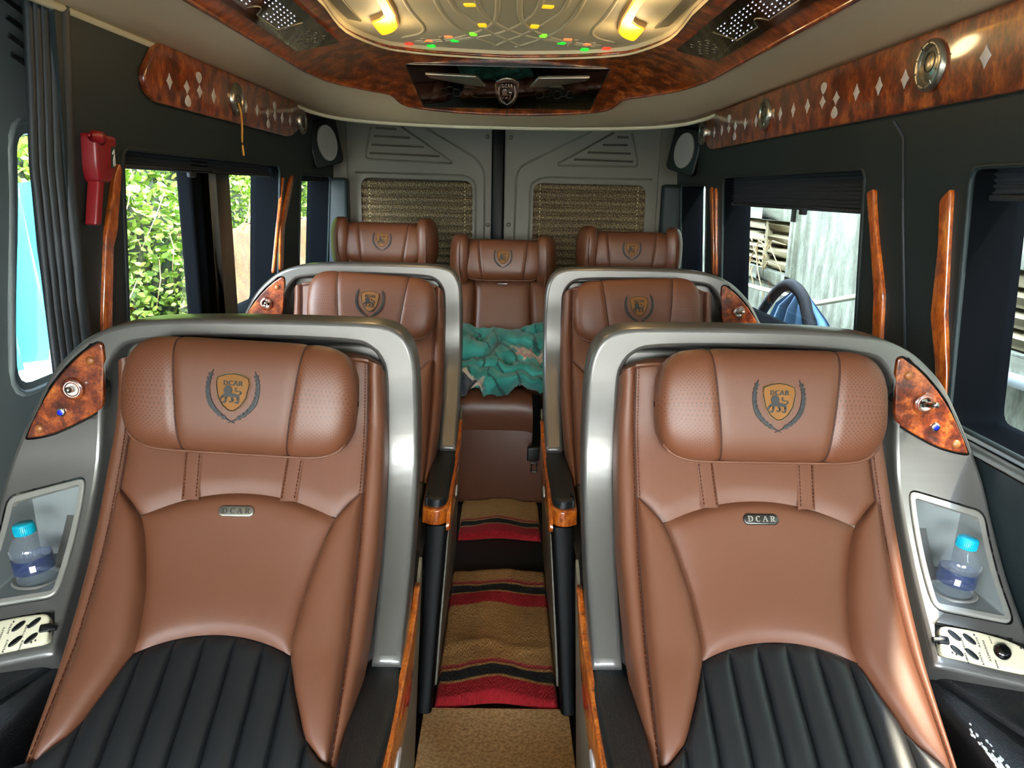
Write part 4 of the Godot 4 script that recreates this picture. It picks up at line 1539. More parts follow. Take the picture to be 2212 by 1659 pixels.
func build_back(seat, sd: float):
	var bm := surf(back_y, back_z, sd)
	var L := mt("leather")
	# upper panel
	patch("backrest_upper", seat, L, 30, 18, func(u, v):
		var x: float = lerpf(-0.2225, 0.2225, u)
		return Vector2(x, lerpf(arc_top(x), 1.043 - 0.006 * pow(absf(x / 0.2225), 6.0), v)), bm, 0.004, 0.004, 14.0)
	# centre panel
	patch("backrest_centre", seat, L, 26, 26, func(u, v):
		var x0: float = lerpf(-0.13, 0.13, u)
		var x1: float = lerpf(-0.176, 0.176, u)
		var yb := dome_top(x0 * 0.999)
		var yt := arc_top(x1)
		var y := lerpf(yb, yt, v)
		var yl := lerpf(0.594, 0.766, v)
		return Vector2((u * 2.0 - 1.0) * bolster_in(yl), y), bm, 0.011, 0.004, 7.0)
	for e in [-1.0, 1.0]:
		patch("backrest_bolster", seat, L, 16, 40, func(u, v):
			var y: float = lerpf(0.497, 0.808, v)
			return Vector2(e * lerpf(bolster_in(y), 0.2225, u), y), bm, 0.03, 0.004, 3.0)
		# border roll to the back of the cushion
		var s := st0()
		grid(s, 10, 40, func(u, v):
			var y: float = lerpf(0.46, 1.035, v)
			var xo: float = line_at([0.46, 0.505, 0.61, 0.725, 0.86, 1.0], [0.232, 0.237, 0.25, 0.256, 0.256, 0.249], y)
			var a: float = u * PI * 0.5
			var x: float = lerpf(0.2225, xo, sin(minf(a * 1.35, PI / 2)))
			var h: float = 0.006 * sin(minf(u * 4.0, 1.0) * PI / 2) - 0.004 * (1.0 - minf(u * 6.0, 1.0)) - 0.075 * pow(u, 3.0)
			return bm.call(e * x, y - 0.03 * pow(u, 1.5) * smoothstep(0.88, 1.0, v), h))
		part("backrest_border", s, L, seat)
		# double stitched seam
		s = st0()
		for off in [-0.0045, 0.0045]:
			for i in 92:
				var y := 0.5 + i * 0.0058
				tube(s, [bm.call(e * (0.2225 + off), y, 0.0045), bm.call(e * (0.2225 + off), y + 0.0038, 0.0045)], 0.0009, 4)
		var sti := part("stitching", s, mt("stitch"), seat)
		sti.set_meta("kind", "stuff")
		s = st0()
		var pts := []
		for i in 40: pts.append(bm.call(e * 0.2225, 0.49 + i * 0.0139, -0.001))
		tube(s, pts, 0.0014, 5)
		part("seam", s, mt("seam"), seat)
		# strap that carries the headrest
		s = st0()
		grid(s, 8, 14, func(u, v):
			var y: float = lerpf(0.79, 0.95, v)
			var x: float = e * lerpf(lerpf(0.073, 0.084, v), lerpf(0.105, 0.118, v), u)
			return bm.call(x * sd, y, 0.004 + 0.004 * puff(u, 6.0)))
		var sp := part("headrest_strap", s, L, seat)
		s = st0()
		for uu in [0.14, 0.86]:
			for i in 20:
				var y := 0.795 + i * 0.006
				var v := (y - 0.79) / 0.16
				var x: float = e * lerpf(lerpf(0.073, 0.084, v), lerpf(0.105, 0.118, v), uu)
				tube(s, [bm.call(x * sd, y, 0.0085), bm.call(x * sd, y + 0.004, 0.0085)], 0.0009, 4)
		part("strap_stitching", s, mt("stitch"), sp).set_meta("kind", "stuff")
	# top roll
	var s3 := st0()
	grid(s3, 30, 8, func(u, v):
		var x: float = lerpf(-0.249, 0.249, u)
		var k: float = pow(absf(u * 2.0 - 1.0), 8.0)
		return bm.call(x, 1.035 + 0.014 * sin(v * PI) * (1.0 - k) - 0.012 * k, 0.004 - 0.08 * v))
	part("backrest_top", s3, L, seat)
	# ribbed black lower back
	var edges := [-0.25, -0.2, -0.15, -0.1, -0.05, 0.0, 0.05, 0.1, 0.15, 0.2, 0.25]
	for i in 10:
		var a: float = edges[i] + 0.018 * sd
		var b: float = edges[i + 1] + 0.018 * sd
		a = clampf(a, -0.25, 0.25)
		b = clampf(b, -0.25, 0.25)
		if b - a < 0.004: continue
		var s := st0()
		grid(s, 12, 24, func(u, v):
			var x: float = lerpf(a, b, u)
			var yt := dome_top(x)
			var y: float = lerpf(0.43, yt, v)
			var h: float = -0.006 + 0.017 * sqrt(maxf(0.0, 1.0 - pow(absf(2.0 * u - 1.0), 2.6))) * sqrt(maxf(0.0, 1.0 - pow(v, 14.0)))
			h += 0.012 * smoothstep(0.6, 0.48, y)
			return bm.call(x * sd, y, h))
		part("lumbar_rib", s, mt("black_leather"), seat)
	# nameplate
	var s4 := st0()
	var cap_ := PackedVector2Array()
	for i in 24:
		var t := TAU * i / 24
		cap_.append(Vector2(signf(cos(t)) * 0.0225 + 0.0095 * cos(t) * 1.05, 0.773 + 0.0085 * sin(t)))
	extrude(s4, cap_, -0.004, 0.0145, 0.0025, bm)
	var bd := part("nameplate", s4, mt("pewter") if sd > 0 else mt("satin"), seat, "small oval metal nameplate")
	s4 = st0()
	letters(s4, "D C A R", 0.0082, 0.0012, func(x, y, h): return bm.call(x * sd, y + 0.773, h + 0.0142), "Droid Serif", 1.2)
	part("nameplate_lettering", s4, mt("ink") if sd < 0 else mt("silver_light"), bd)

func build_base(seat, sd: float, row: int):
	# seat cushion, base and leg rest
	var s := st0()
	grid(s, 60, 24, func(u, v):
		var x: float = lerpf(-0.25, 0.25, u)
		var p := Vector3(0, curve_at([0.0, 0.25, 0.5, 0.8, 1.0], [0.47, 0.44, 0.43, 0.42, 0.36], v), curve_at([0.0, 0.25, 0.5, 0.8, 1.0], [-0.97, -0.88, -0.78, -0.66, -0.62], v))
		var r := 0.012 * sqrt(maxf(0.0, 1.0 - pow(absf(fposmod((x * sd - 0.018) / 0.05, 1.0) * 2.0 - 1.0), 2.6)))
		return p + Vector3(x * sd, r - 0.02 * pow(absf(u * 2.0 - 1.0), 8.0), 0))
	part("seat_cushion", s, mt("black_leather"), seat)
	s = st0()
	rbox(s, Vector3(0, 0.2, -0.95), Vector3(0.5, 0.34, 0.6), 0.02)
	part("seat_base", s, mt("column"), seat)
	s = st0()
	rbox(s, Vector3(0, 0.2, -0.635), Vector3(0.47, 0.34, 0.06), 0.025)
	part("leg_rest", s, mt("leather"), seat)
	# aisle-side console
	var side := func(z, y, h): return Vector3(sd * (-0.256 - h + 0.026 * (1.0 - clampf(y / 0.45, 0.0, 1.0))), y, z)
	s = st0()
	extrude(s, rnd(pv([-1.5, 0.02, -1.5, 0.62, -1.34, 0.6, -1.2, 0.53, -0.86, 0.46, -0.8, 0.42, -0.66, 0.02]), 0.03), 0.0, 0.05, 0.004, side, true)
	part("console_body", s, mt("column"), seat)
	s = st0()
	extrude(s, rnd(pv([-1.5, 0.02, -1.5, 0.6, -1.36, 0.52, -1.14, 0.425, -0.9, 0.44, -0.83, 0.42, -0.69, 0.02]), 0.02), 0.05, 0.056, 0.002, side)
	part("console_side", s, mt("console_panel"), seat, "pale beige panel facing the aisle")
	s = st0()
	extrude(s, spline(pv([-1.42, 0.575, -1.3, 0.54, -1.2, 0.532, -0.98, 0.515, -0.86, 0.505, -0.795, 0.482, -0.78, 0.45, -0.83, 0.435, -0.95, 0.428, -1.12, 0.415, -1.28, 0.47]), 3), 0.05, 0.061, 0.004, side)
	var wt := part("console_wood", s, mt("orange_wood"), seat, "glossy orange wood trim along the aisle")
	s = st0()
	extrude(s, ellipse(-1.06, 0.452, 0.028, 0.016, 16), 0.058, 0.064, 0.002, side)
	part("recline_button", s, mt("inlay"), wt)
	s = st0()
	var plan := func(x, z, h): return Vector3(sd * x, h, z)
	extrude(s, spline(pv([-0.314, -1.2, -0.314, -0.95, -0.313, -0.84, -0.3, -0.795, -0.276, -0.783, -0.248, -0.795, -0.238, -0.84, -0.238, -1.2]), 3), 0.462, 0.506, 0.006, plan)
	part("armrest_tray", s, mt("orange_wood"), seat)
	s = st0()
	extrude(s, spline(pv([-0.307, -1.22, -0.307, -0.95, -0.306, -0.85, -0.296, -0.812, -0.276, -0.8, -0.253, -0.812, -0.243, -0.85, -0.243, -1.22]), 3), 0.46, 0.532, 0.012, plan)
	part("armrest_pad", s, mt("vinyl"), seat, "black padded armrest")
	s = st0()
	grid(s, 16, 10, func(u, v):
		var a: float = u * TAU
		var cx := cos(a)
		var cz := sin(a)
		var hw: float = lerpf(0.02, 0.034, v)
		var hd: float = lerpf(0.026, 0.034, v)
		return Vector3(sd * (lerpf(-0.262, -0.277, v) + hw * signf(cx) * pow(absf(cx), 0.6)), lerpf(0.014, 0.46, v), lerpf(-0.615, -0.815, v) + hd * signf(cz) * pow(absf(cz), 0.6)))
	part("console_column", s, mt("column"), seat, "dark glossy column at the front of the console")
	# armrest against the wall
	s = st0()
	extrude(s, rnd(pv([0.3, -1.26, 0.3, -0.6, 0.5, -0.6, 0.5, -1.26]), 0.02), 0.05, 0.5, 0.02, plan)
	var wa := part("wall_armrest", s, mt("vinyl"), seat, "dark vinyl armrest against the wall")
	s = st0()
	extrude(s, rnd(pv([0.32, -1.235, 0.385, -1.08, 0.4, -1.05, 0.5, -1.05, 0.5, -1.235]), 0.012), 0.49, 0.512, 0.008, plan)
	part("wall_armrest_pad", s, mt("vinyl"), wa)
	if row == 0 and sd > 0:
		s = st0()
		var rg := RandomNumberGenerator.new()
		rg.seed = 77
		for i in 90:
			var t := rg.randf()
			var z := lerpf(-1.14, -0.93, sqrt(t))
			var x := 0.305 + absf(rg.randfn(0.0, 0.006 + 0.008 * t))
			var r := rg.randf_range(0.0008, 0.0022 + 0.003 * t)
			var poly := PackedVector2Array()
			var ph := rg.randf() * TAU
			for e in 6: poly.append(Vector2(x + r * rg.randf_range(0.5, 1.2) * cos(TAU * e / 6 + ph), z + 2.2 * r * rg.randf_range(0.5, 1.2) * sin(TAU * e / 6 + ph)))
			extrude(s, poly, 0.497, 0.5012 - maxf(0.0, 0.314 - x) * 0.35, 0.0, plan)
		part("worn_flakes", s, mt("white"), wa, "white flaking wear along the armrest edge").set_meta("kind", "stuff")

# ---- rear bench -------------------------------------------------------------------------------
func build_rear_seats():
	var spec := [[-0.571, 1.095, 0.098, "brown leather rear seat on the left below the left blind", -0.02], [-0.006, 1.027, 0.098, "brown leather rear seat in the middle with a teal blanket on it", 0.0], [0.597, 1.075, 0.098, "brown leather rear seat on the right below the right blind", 0.0]]
	for q in spec:
		var seat := thing("rear_seat", q[3], "seat", Vector3(q[0], 0, -3.7), "winged rear seats")
		var L := mt("leather_rear")
		var cy: float = q[1]
		build_headrest(seat, Vector3(0, cy, 0.0), 0.2, q[4], "leather_rear", 0.193, q[2], 0.06, 0.118, false)
		for e in [-1.0, 1.0]:
			var s := st0()
			grid(s, 24, 20, func(u, v):
				var a: float = u * TAU
				var b: float = v * PI
				var sb := pow(sin(b), 0.5)
				var r := Vector3(0.042 * signf(cos(a)) * pow(absf(cos(a)), 0.75) * sb, 0.118 * -signf(cos(b)) * pow(absf(cos(b)), 0.8), 0.075 * signf(sin(a)) * pow(absf(sin(a)), 0.75) * sb)
				r.x += e * 0.012 * sin(b)
				return Vector3(e * 0.195, cy + 0.004, -0.005) + Basis(Vector3.UP, e * -0.3) * r)
			part("headrest_wing", s, L, seat)
			s = st0()
			tube(s, [Vector3(e * 0.196, cy - 0.12, 0.06), Vector3(e * 0.205, cy - 0.04, 0.075), Vector3(e * 0.205, cy + 0.05, 0.075), Vector3(e * 0.198, cy + 0.1, 0.05)], 0.003, 6)
			part("wing_piping", s, L, seat)
		# shoulder piece behind the headrest
		var s2 := st0()
		rbox(s2, Vector3(0, cy - 0.02, -0.06), Vector3(0.4, 0.23, 0.07), 0.03)
		part("head_section", s2, L, seat)
		var bm := func(x, y, h): return Vector3(x, y, -0.03 + (0.95 - y) * 0.3 + h)
		patch("backrest_centre", seat, L, 18, 18, func(u, v):
			var hw: float = lerpf(0.155, 0.125, sin(v * PI * 0.5) * (1.0 - v * 0.3)) if v < 0.9 else lerpf(0.134, 0.15, (v - 0.9) * 10.0)
			return Vector2(lerpf(-hw, hw, u), lerpf(0.55, cy - 0.085 + 0.012 * cos((u - 0.5) * 3.0), v)), bm, 0.02, 0.003, 6.0)
		for e in [-1.0, 1.0]:
			patch("backrest_bolster", seat, L, 12, 18, func(u, v):
				var hw: float = lerpf(0.152, 0.13, sin(v * PI * 0.5))
				return Vector2(e * lerpf(hw, 0.235, u), lerpf(0.52, cy - 0.06, v)), bm, 0.045, 0.01, 3.0)
		s2 = st0()
		rbox(s2, Vector3(0, 0.68, -0.09), Vector3(0.47, 0.62, 0.14), 0.03, Basis(Vector3.RIGHT, -0.25))
		part("backrest_body", s2, L, seat)
		# seat cushion with rolled front and the skirt below
		s2 = st0()
		grid(s2, 24, 26, func(u, v):
			var zz := curve_at([0.0, 0.5, 0.8, 0.9, 1.0], [0.1, 0.36, 0.53, 0.585, 0.57], v)
			var yy := curve_at([0.0, 0.5, 0.8, 0.9, 1.0], [0.5, 0.505, 0.525, 0.47, 0.36], v)
			return Vector3(lerpf(-0.2, 0.155, u) if absf(q[0]) < 0.1 else lerpf(-0.23, 0.23, u), yy - 0.02 * pow(absf(u * 2.0 - 1.0), 6.0), zz))
		part("seat_cushion", s2, L, seat)
		s2 = st0()
		rbox(s2, Vector3(0, 0.19, 0.28), Vector3(0.46, 0.37, 0.49), 0.02)
		part("seat_skirt", s2, mt("leather_rear"), seat)
		s2 = st0()
		rbox(s2, Vector3(0, cy - 0.105, 0.055), Vector3(0.05, 0.009, 0.006), 0.003)
		part("nameplate", s2, mt("pewter"), seat)
	# blanket bunched on the middle seat
	var n := FastNoiseLite.new()
	n.seed = 21
	n.frequency = 1.6
	n.fractal_octaves = 2
	var s3 := st0()
	var pts := []
	var cols := []
	var nu := 100
	var nv := 150
	for j in nv + 1:
		for i in nu + 1:
			var u := float(i) / nu
			var v := float(j) / nv
			var x := lerpf(-0.24, 0.21, u)
			var fold := v * 3.6 + 0.9 * n.get_noise_2d(x * 3.0, v * 0.9) + 0.9 * x
			var ridge := pow(absf(sin(fold * PI)), 0.6)
			var base_y := curve_at([0.0, 0.1, 0.5, 0.85, 1.0], [0.515, 0.55, 0.615, 0.7, 0.67], v)
			var base_z := curve_at([0.0, 0.1, 0.5, 0.85, 1.0], [-3.11, -3.13, -3.3, -3.5, -3.6], v)
			var bump := 0.075 * ridge + 0.02 * n.get_noise_2d(x * 6.0, v * 3.0)
			var edge := smoothstep(0.0, 0.05, u) * smoothstep(1.0, 0.95, u)
			pts.append(Vector3(x, base_y + bump * 0.75 * edge + 0.012 * sin(x * 16.0 + v * 5.0) - 0.03 * (1.0 - edge), base_z + bump * 0.55 + 0.028 * sin(fold * TAU)))
			var c := Color(0.02, 0.2, 0.17)
			c = c.lerp(Color(0.05, 0.34, 0.3), clampf(0.5 + n.get_noise_2d(x * 5.0 + 9.0, v * 3.0), 0, 1))
			var stripe := fposmod(x * 9.0 + v * 3.0 + 0.8 * n.get_noise_2d(x * 2.0, v * 2.0 + 5.0), 1.0)
			if stripe < 0.12: c = Color(0.008, 0.07, 0.065)
			if Vector2((x - 0.12) / 0.07, (v - 0.56) / 0.075).length() < 1.0 + 0.5 * n.get_noise_2d(x * 14.0, v * 9.0): c = Color(0.62, 0.5, 0.38) if n.get_noise_2d(x * 12.0 + 3.0, v * 8.0) > 0.0 else Color(0.5, 0.25, 0.2)
			var dn := Vector2((x + 0.16) / 0.07, (v - 0.1) / 0.13).length()
			if dn < 1.15 + 0.4 * n.get_noise_2d(x * 10.0, v * 7.0): c = Color(0.012, 0.02, 0.045) if dn < 0.85 else Color(0.6, 0.5, 0.38)
			cols.append(c)
	s3.set_smooth_group(0)
	for j in nv:
		for i in nu:
			var k := j * (nu + 1) + i
			for id in [k, k + 1, k + nu + 2, k, k + nu + 2, k + nu + 1]:
				s3.set_color(cols[id])
				s3.add_vertex(pts[id])
	tag(part("blanket", s3, mt("fleece")), "crumpled teal fleece blanket with pink and navy figures on the middle rear seat", "blanket")
	# seat belt hanging beside the middle cushion
	var belt := thing("seat_belt", "black seat belt with a buckle hanging beside the middle rear seat", "seat belt")
	var s5 := st0()
	grid(s5, 2, 12, func(u, v): return Vector3(lerpf(0.125, 0.158, u) + 0.006 * sin(v * 3.0), lerpf(0.53, 0.28, v), -3.09 + 0.02 * v + 0.012 * v))
	part("belt_strap", s5, mt("webbing"), belt)
	s5 = st0()
	rbox(s5, Vector3(0.135, 0.285, -3.05), Vector3(0.05, 0.06, 0.025), 0.006)
	part("buckle_cover", s5, mt("black"), belt)
	s5 = st0()
	var loopy := []
	for p in rect(0.128, 0.205, 0.152, 0.245, 0.006): loopy.append(Vector3(p.x, p.y, -3.05))
	tube(s5, loopy, 0.004, 6, true)
	part("buckle_tongue", s5, mt("pewter"), belt)

# ---- things on the walls ----------------------------------------------------------------------
func diamond(cx: float, cy: float, rx: float, ry: float) -> PackedVector2Array:
	var r := PackedVector2Array()
	for i in 4:
		var a := PI / 2 * i
		var tip := Vector2(cx + rx * cos(a), cy + ry * sin(a))
		var nxt := Vector2(cx + rx * cos(a + PI / 2), cy + ry * sin(a + PI / 2))
		var mid := (tip + nxt) / 2.0
		mid = mid.lerp(Vector2(cx, cy), 0.2)
		for k in 4: r.append(tip.lerp(mid, k / 4.0).lerp(mid.lerp(nxt, k / 4.0), k / 4.0))
	return r

func drop(cx: float, cy: float, rx: float, ry: float, upside: float) -> PackedVector2Array:
	var r := PackedVector2Array()
	for i in 16:
		var t := TAU * i / 16
		var w := pow(0.5 - 0.5 * cos(t + 0.0), 0.7)
		r.append(Vector2(cx + rx * sin(t) * sqrt(w) * 1.1, cy - upside * ry * cos(t)))
	return r

func build_wall_fittings():
	var specs := [
		{"sd": 1.0, "label": "long burl wood wall panel with three round air vents on the right", "out": [-3.86, 1.7, -3.84, 1.66, -3.64, 1.56, -3.57, 1.545, 0.4, 1.54, 0.4, 1.7], "vents": [-0.7, -1.753, -2.834, -3.708],
			"dia": [-1.0, -1.25, -1.562, -1.866, -1.992, -2.117, -2.452, -2.569, -2.689, -2.942, -3.074, -3.401, -3.524], "clus": [-1.38, -2.29, -3.25]},
		{"sd": -1.0, "label": "short burl wood wall panel with two round air vents on the left", "out": [-3.87, 1.7, -3.75, 1.655, -3.45, 1.56, -3.37, 1.55, -2.13, 1.555, -2.07, 1.58, -2.06, 1.62, -2.15, 1.706], "vents": [-2.734, -3.589],
			"dia": [-2.209, -2.533, -2.836, -2.96, -3.285, -3.401], "clus": [-2.372, -3.137]}]
	for q in specs:
		var sd: float = q.sd
		var m := func(z, y, h): return Vector3(sd * (wall_x(y) - 0.004 - h), y, z)
		var w := thing("vent_panel", q.label, "wall panel", Vector3.ZERO, "burl vent panels")
		var s := st0()
		extrude(s, rnd(pv(q.out), 0.035), -0.003, 0.012, 0.006, m)
		part("wood_panel", s, mt("burl"), w)
		for z in q.vents:
			s = st0()
			var xf := Transform3D(Basis(Vector3.BACK, sd * PI / 2), m.call(z, 1.628, 0.012))
			lathe(s, [Vector2(0.036, 0.004), Vector2(0.04, 0.012), Vector2(0.047, 0.014), Vector2(0.053, 0.009), Vector2(0.054, 0.0)], 32, xf)
			var v := part("air_vent", s, mt("satin"), w)
			s = st0()
			lathe(s, [Vector2(0.0, 0.0105), Vector2(0.033, 0.0095), Vector2(0.0365, 0.006)], 32, xf)
			part("vent_disc", s, mt("satin"), v)
			s = st0()
			var pts := []
			for e in ellipse(0, 0, 0.021, 0.021, 24): pts.append(xf * Vector3(e.x * 0.95 + 0.006, 0.0108, e.y + 0.006))
			tube(s, pts, 0.0012, 5, true)
			part("vent_ring", s, mt("pewter"), v)
			for k in 10:
				s = st0()
				var a := TAU * k / 10
				tube(s, [xf * Vector3(0.041 * cos(a), 0.0135, 0.041 * sin(a)), xf * Vector3(0.05 * cos(a), 0.0135, 0.05 * sin(a))], 0.0014, 5)
				part("vent_notch", s, mt("satin"), v)
		for z in q.dia:
			s = st0()
			extrude(s, diamond(z, 1.616, 0.019, 0.022), 0.008, 0.0135, 0.001, m)
			part("diamond_inlay", s, mt("inlay"), w)
		for z in q.clus:
			for d in [[-0.047, 0.0], [0.047, 0.0]]:
				s = st0()
				extrude(s, diamond(z + d[0], 1.616, 0.022, 0.0185), 0.008, 0.0135, 0.001, m)
				part("diamond_inlay", s, mt("inlay"), w)
			s = st0()
			extrude(s, drop(z - 0.045, 1.653, 0.023, 0.0165, 1.0), 0.008, 0.0135, 0.001, m)
			part("drop_inlay", s, mt("inlay"), w)
			s = st0()
			extrude(s, drop(z + 0.042, 1.58, 0.023, 0.0165, -1.0), 0.008, 0.0135, 0.001, m)
			part("drop_inlay", s, mt("inlay"), w)
	# orange wood strips beside the windows
	var strips := [[1.0, [-2.03, 1.365, -1.99, 1.375, -1.985, 1.34, -1.96, 1.26, -1.905, 1.12, -1.895, 0.9, -1.94, 0.9, -1.945, 1.0, -1.955, 1.12, -2.0, 1.27], 0.0],
		[1.0, [-1.685, 1.35, -1.645, 1.375, -1.64, 1.3, -1.627, 1.12, -1.6, 1.0, -1.58, 0.85, -1.62, 0.85, -1.645, 1.0, -1.68, 1.1, -1.675, 1.25], 0.0],
		[-1.0, [-1.9, 1.37, -1.925, 1.397, -1.935, 1.38, -1.9, 1.23, -1.88, 1.2, -1.86, 1.03, -1.85, 0.9, -1.81, 0.9, -1.82, 1.05, -1.848, 1.23], 0.0],
		[-1.0, [-3.315, 1.36, -3.33, 1.39, -3.335, 1.36, -3.285, 1.18, -3.23, 1.0, -3.2, 1.0, -3.255, 1.18], 0.0],
		[-1.0, [-3.43, 1.37, -3.475, 1.4, -3.48, 1.36, -3.355, 1.18, -3.345, 1.0, -3.295, 1.0, -3.295, 1.18], 0.0],
		[1.0, [-3.6, 1.37, -3.57, 1.39, -3.555, 1.36, -3.52, 1.18, -3.5, 1.0, -3.53, 1.0, -3.56, 1.18], 0.0],
		[1.0, [-3.53, 1.36, -3.5, 1.385, -3.49, 1.36, -3.475, 1.18, -3.46, 1.0, -3.485, 1.0, -3.5, 1.18], 0.0]]
	var num := 7
	for t in strips:
		var sd: float = t[0]
		var m := func(z, y, h): return Vector3(sd * (wall_x(y) - 0.002 - h), y, z)
		var s := st0()
		extrude(s, rnd(pv(t[1]), 0.012, 3), -0.003, 0.008, 0.004, m)
		var o := struct("trim_%d" % num, s, mt("orange_wood"))
		num += 1
	# pleated shades gathered at the top of the windows
	var shades := [[1.0, -3.4, -2.06, 1.318, 1.425, "dark pleated shade gathered above the middle right window", 1], [1.0, -1.59, -0.35, 1.36, 1.415, "dark pleated shade gathered above the near right window", 1], [-1.0, -3.3, -1.955, 1.395, 1.432, "dark pleated shade gathered above the middle left window", 1], [-1.0, -4.24, -3.63, 1.385, 1.405, "dark pleated shade gathered above the rear left window", 0]]
	for t in shades:
		var sd: float = t[0]
		var sh := thing("window_shade", t[5], "blind", Vector3.ZERO, "gathered window shades")
		var s := st0()
		var n := FastNoiseLite.new()
		n.seed = 4
		n.frequency = 1.5
		var np: float = maxf(3.0, (t[4] - t[3]) / 0.012)
		grid(s, 30, int(np) * 4, func(u, v):
			var z: float = lerpf(t[1] + 0.012, t[2] - 0.012, u)
			var y: float = lerpf(t[3], t[4], v) + 0.004 * n.get_noise_2d(u * 4.0, v) * (1.0 - v)
			return Vector3(sd * (wall_x(y) + 0.035 + 0.012 * absf(fposmod(v * np, 1.0) * 2.0 - 1.0)), y, z))
		part("pleated_cloth", s, mt("shade_cloth"), sh)
		s = st0()
		rbox(s, Vector3(sd * (wall_x(t[3]) + 0.04), t[3] - 0.004, (t[1] + t[2]) / 2), Vector3(0.022, 0.012, t[2] - t[1] - 0.03), 0.004)
		part("bottom_rail", s, mt("shade_cloth"), sh)
		if t[6] == 1:
			s = st0()
			var zc: float = lerpf(t[1], t[2], 0.62)
			rbox(s, Vector3(sd * (wall_x(t[3]) + 0.035), t[3] - 0.014, zc), Vector3(0.012, 0.022, 0.05), 0.005)
			part("pull_tab", s, mt("shade_cloth"), sh)
	# oval loudspeakers in the rear corners
	for k in 2:
		var sd: float = [-1.0, 1.0][k]
		var sp := thing("speaker", ["pale oval loudspeaker grille in the rear left corner", "pale oval loudspeaker grille in the rear right corner"][k], "speaker", Vector3.ZERO, "oval loudspeakers")
		var bs := Basis(Vector3.UP, sd * -0.95) * Basis(Vector3.BACK, sd * -0.25)
		var c := Vector3(sd * 0.868, 1.558, -3.92)
		var m := func(x, y, h): return c + bs * Vector3(x, y, h)
		var s := st0()
		extrude(s, rnd(pv([-0.1, -0.11, 0.09, -0.11, 0.09, 0.11, -0.1, 0.11]), 0.03), -0.03, -0.006, 0.008, m)
		part("speaker_housing", s, mt("black"), sp)
		s = st0()
		extrude(s, ellipse(0, 0, 0.06, 0.085, 32), -0.01, 0.004, 0.004, m)
		part("speaker_grille", s, mt("grille"), sp)
	# emergency hammer
	var hm := thing("emergency_hammer", "red emergency hammer in its holder on the left wall", "hammer")
	var hx := func(z, y, h): return Vector3(-(wall_x(y) - 0.004 - h), y, -1.77 + (z + 1.745) * 0.66)
	var s6 := st0()
	extrude(s6, rnd(pv([-1.745, 1.455, -1.745, 1.385, -1.762, 1.35, -1.84, 1.35, -1.872, 1.375, -1.885, 1.452]), 0.012), -0.005, 0.03, 0.008, hx)
	part("holder", s6, mt("red_plastic"), hm)
	s6 = st0()
	tube(s6, [hx.call(-1.735, 1.448, 0.02), hx.call(-1.75, 1.447, 0.022), hx.call(-1.785, 1.444, 0.026)], [0.006, 0.014, 0.016], 14)
	part("hammer_head", s6, mt("red_plastic"), hm)
	s6 = st0()
	extrude(s6, rnd(pv([-1.768, 1.36, -1.805, 1.36, -1.77, 1.255, -1.735, 1.257]), 0.006), 0.0, 0.026, 0.006, hx)
	part("hammer_handle", s6, mt("red_plastic"), hm)
	s6 = st0()
	extrude(s6, pv([-1.842, 1.428, -1.872, 1.43, -1.862, 1.382, -1.834, 1.382]), 0.028, 0.0305, 0.0, hx)
	part("sticker", s6, mt("green_sticker"), hm)
	s6 = st0()
	extrude(s6, stroke(pv([-1.846, 1.413, -1.857, 1.421, -1.86, 1.402, -1.862, 1.388]), [0.003, 0.006, 0.004, 0.005]), 0.03, 0.0315, 0.0, hx)
	extrude(s6, stroke(pv([-1.856, 1.408, -1.85, 1.398, -1.853, 1.386]), [0.004, 0.003, 0.003]), 0.03, 0.0315, 0.0, hx)
	part("sticker_symbol", s6, mt("white"), hm)
	# dry stem hanging from the left vent
	s6 = st0()
	tube(s6, spline3([Vector3(-0.885, 1.612, -2.69), Vector3(-0.878, 1.585, -2.688), Vector3(-0.876, 1.54, -2.687), Vector3(-0.878, 1.49, -2.684), Vector3(-0.876, 1.445, -2.686)], 4), 0.0034, 6)
	tag(part("hanging_straw", s6, mt("straw")), "thin yellow dry stem hanging from the left wall vent", "stem")

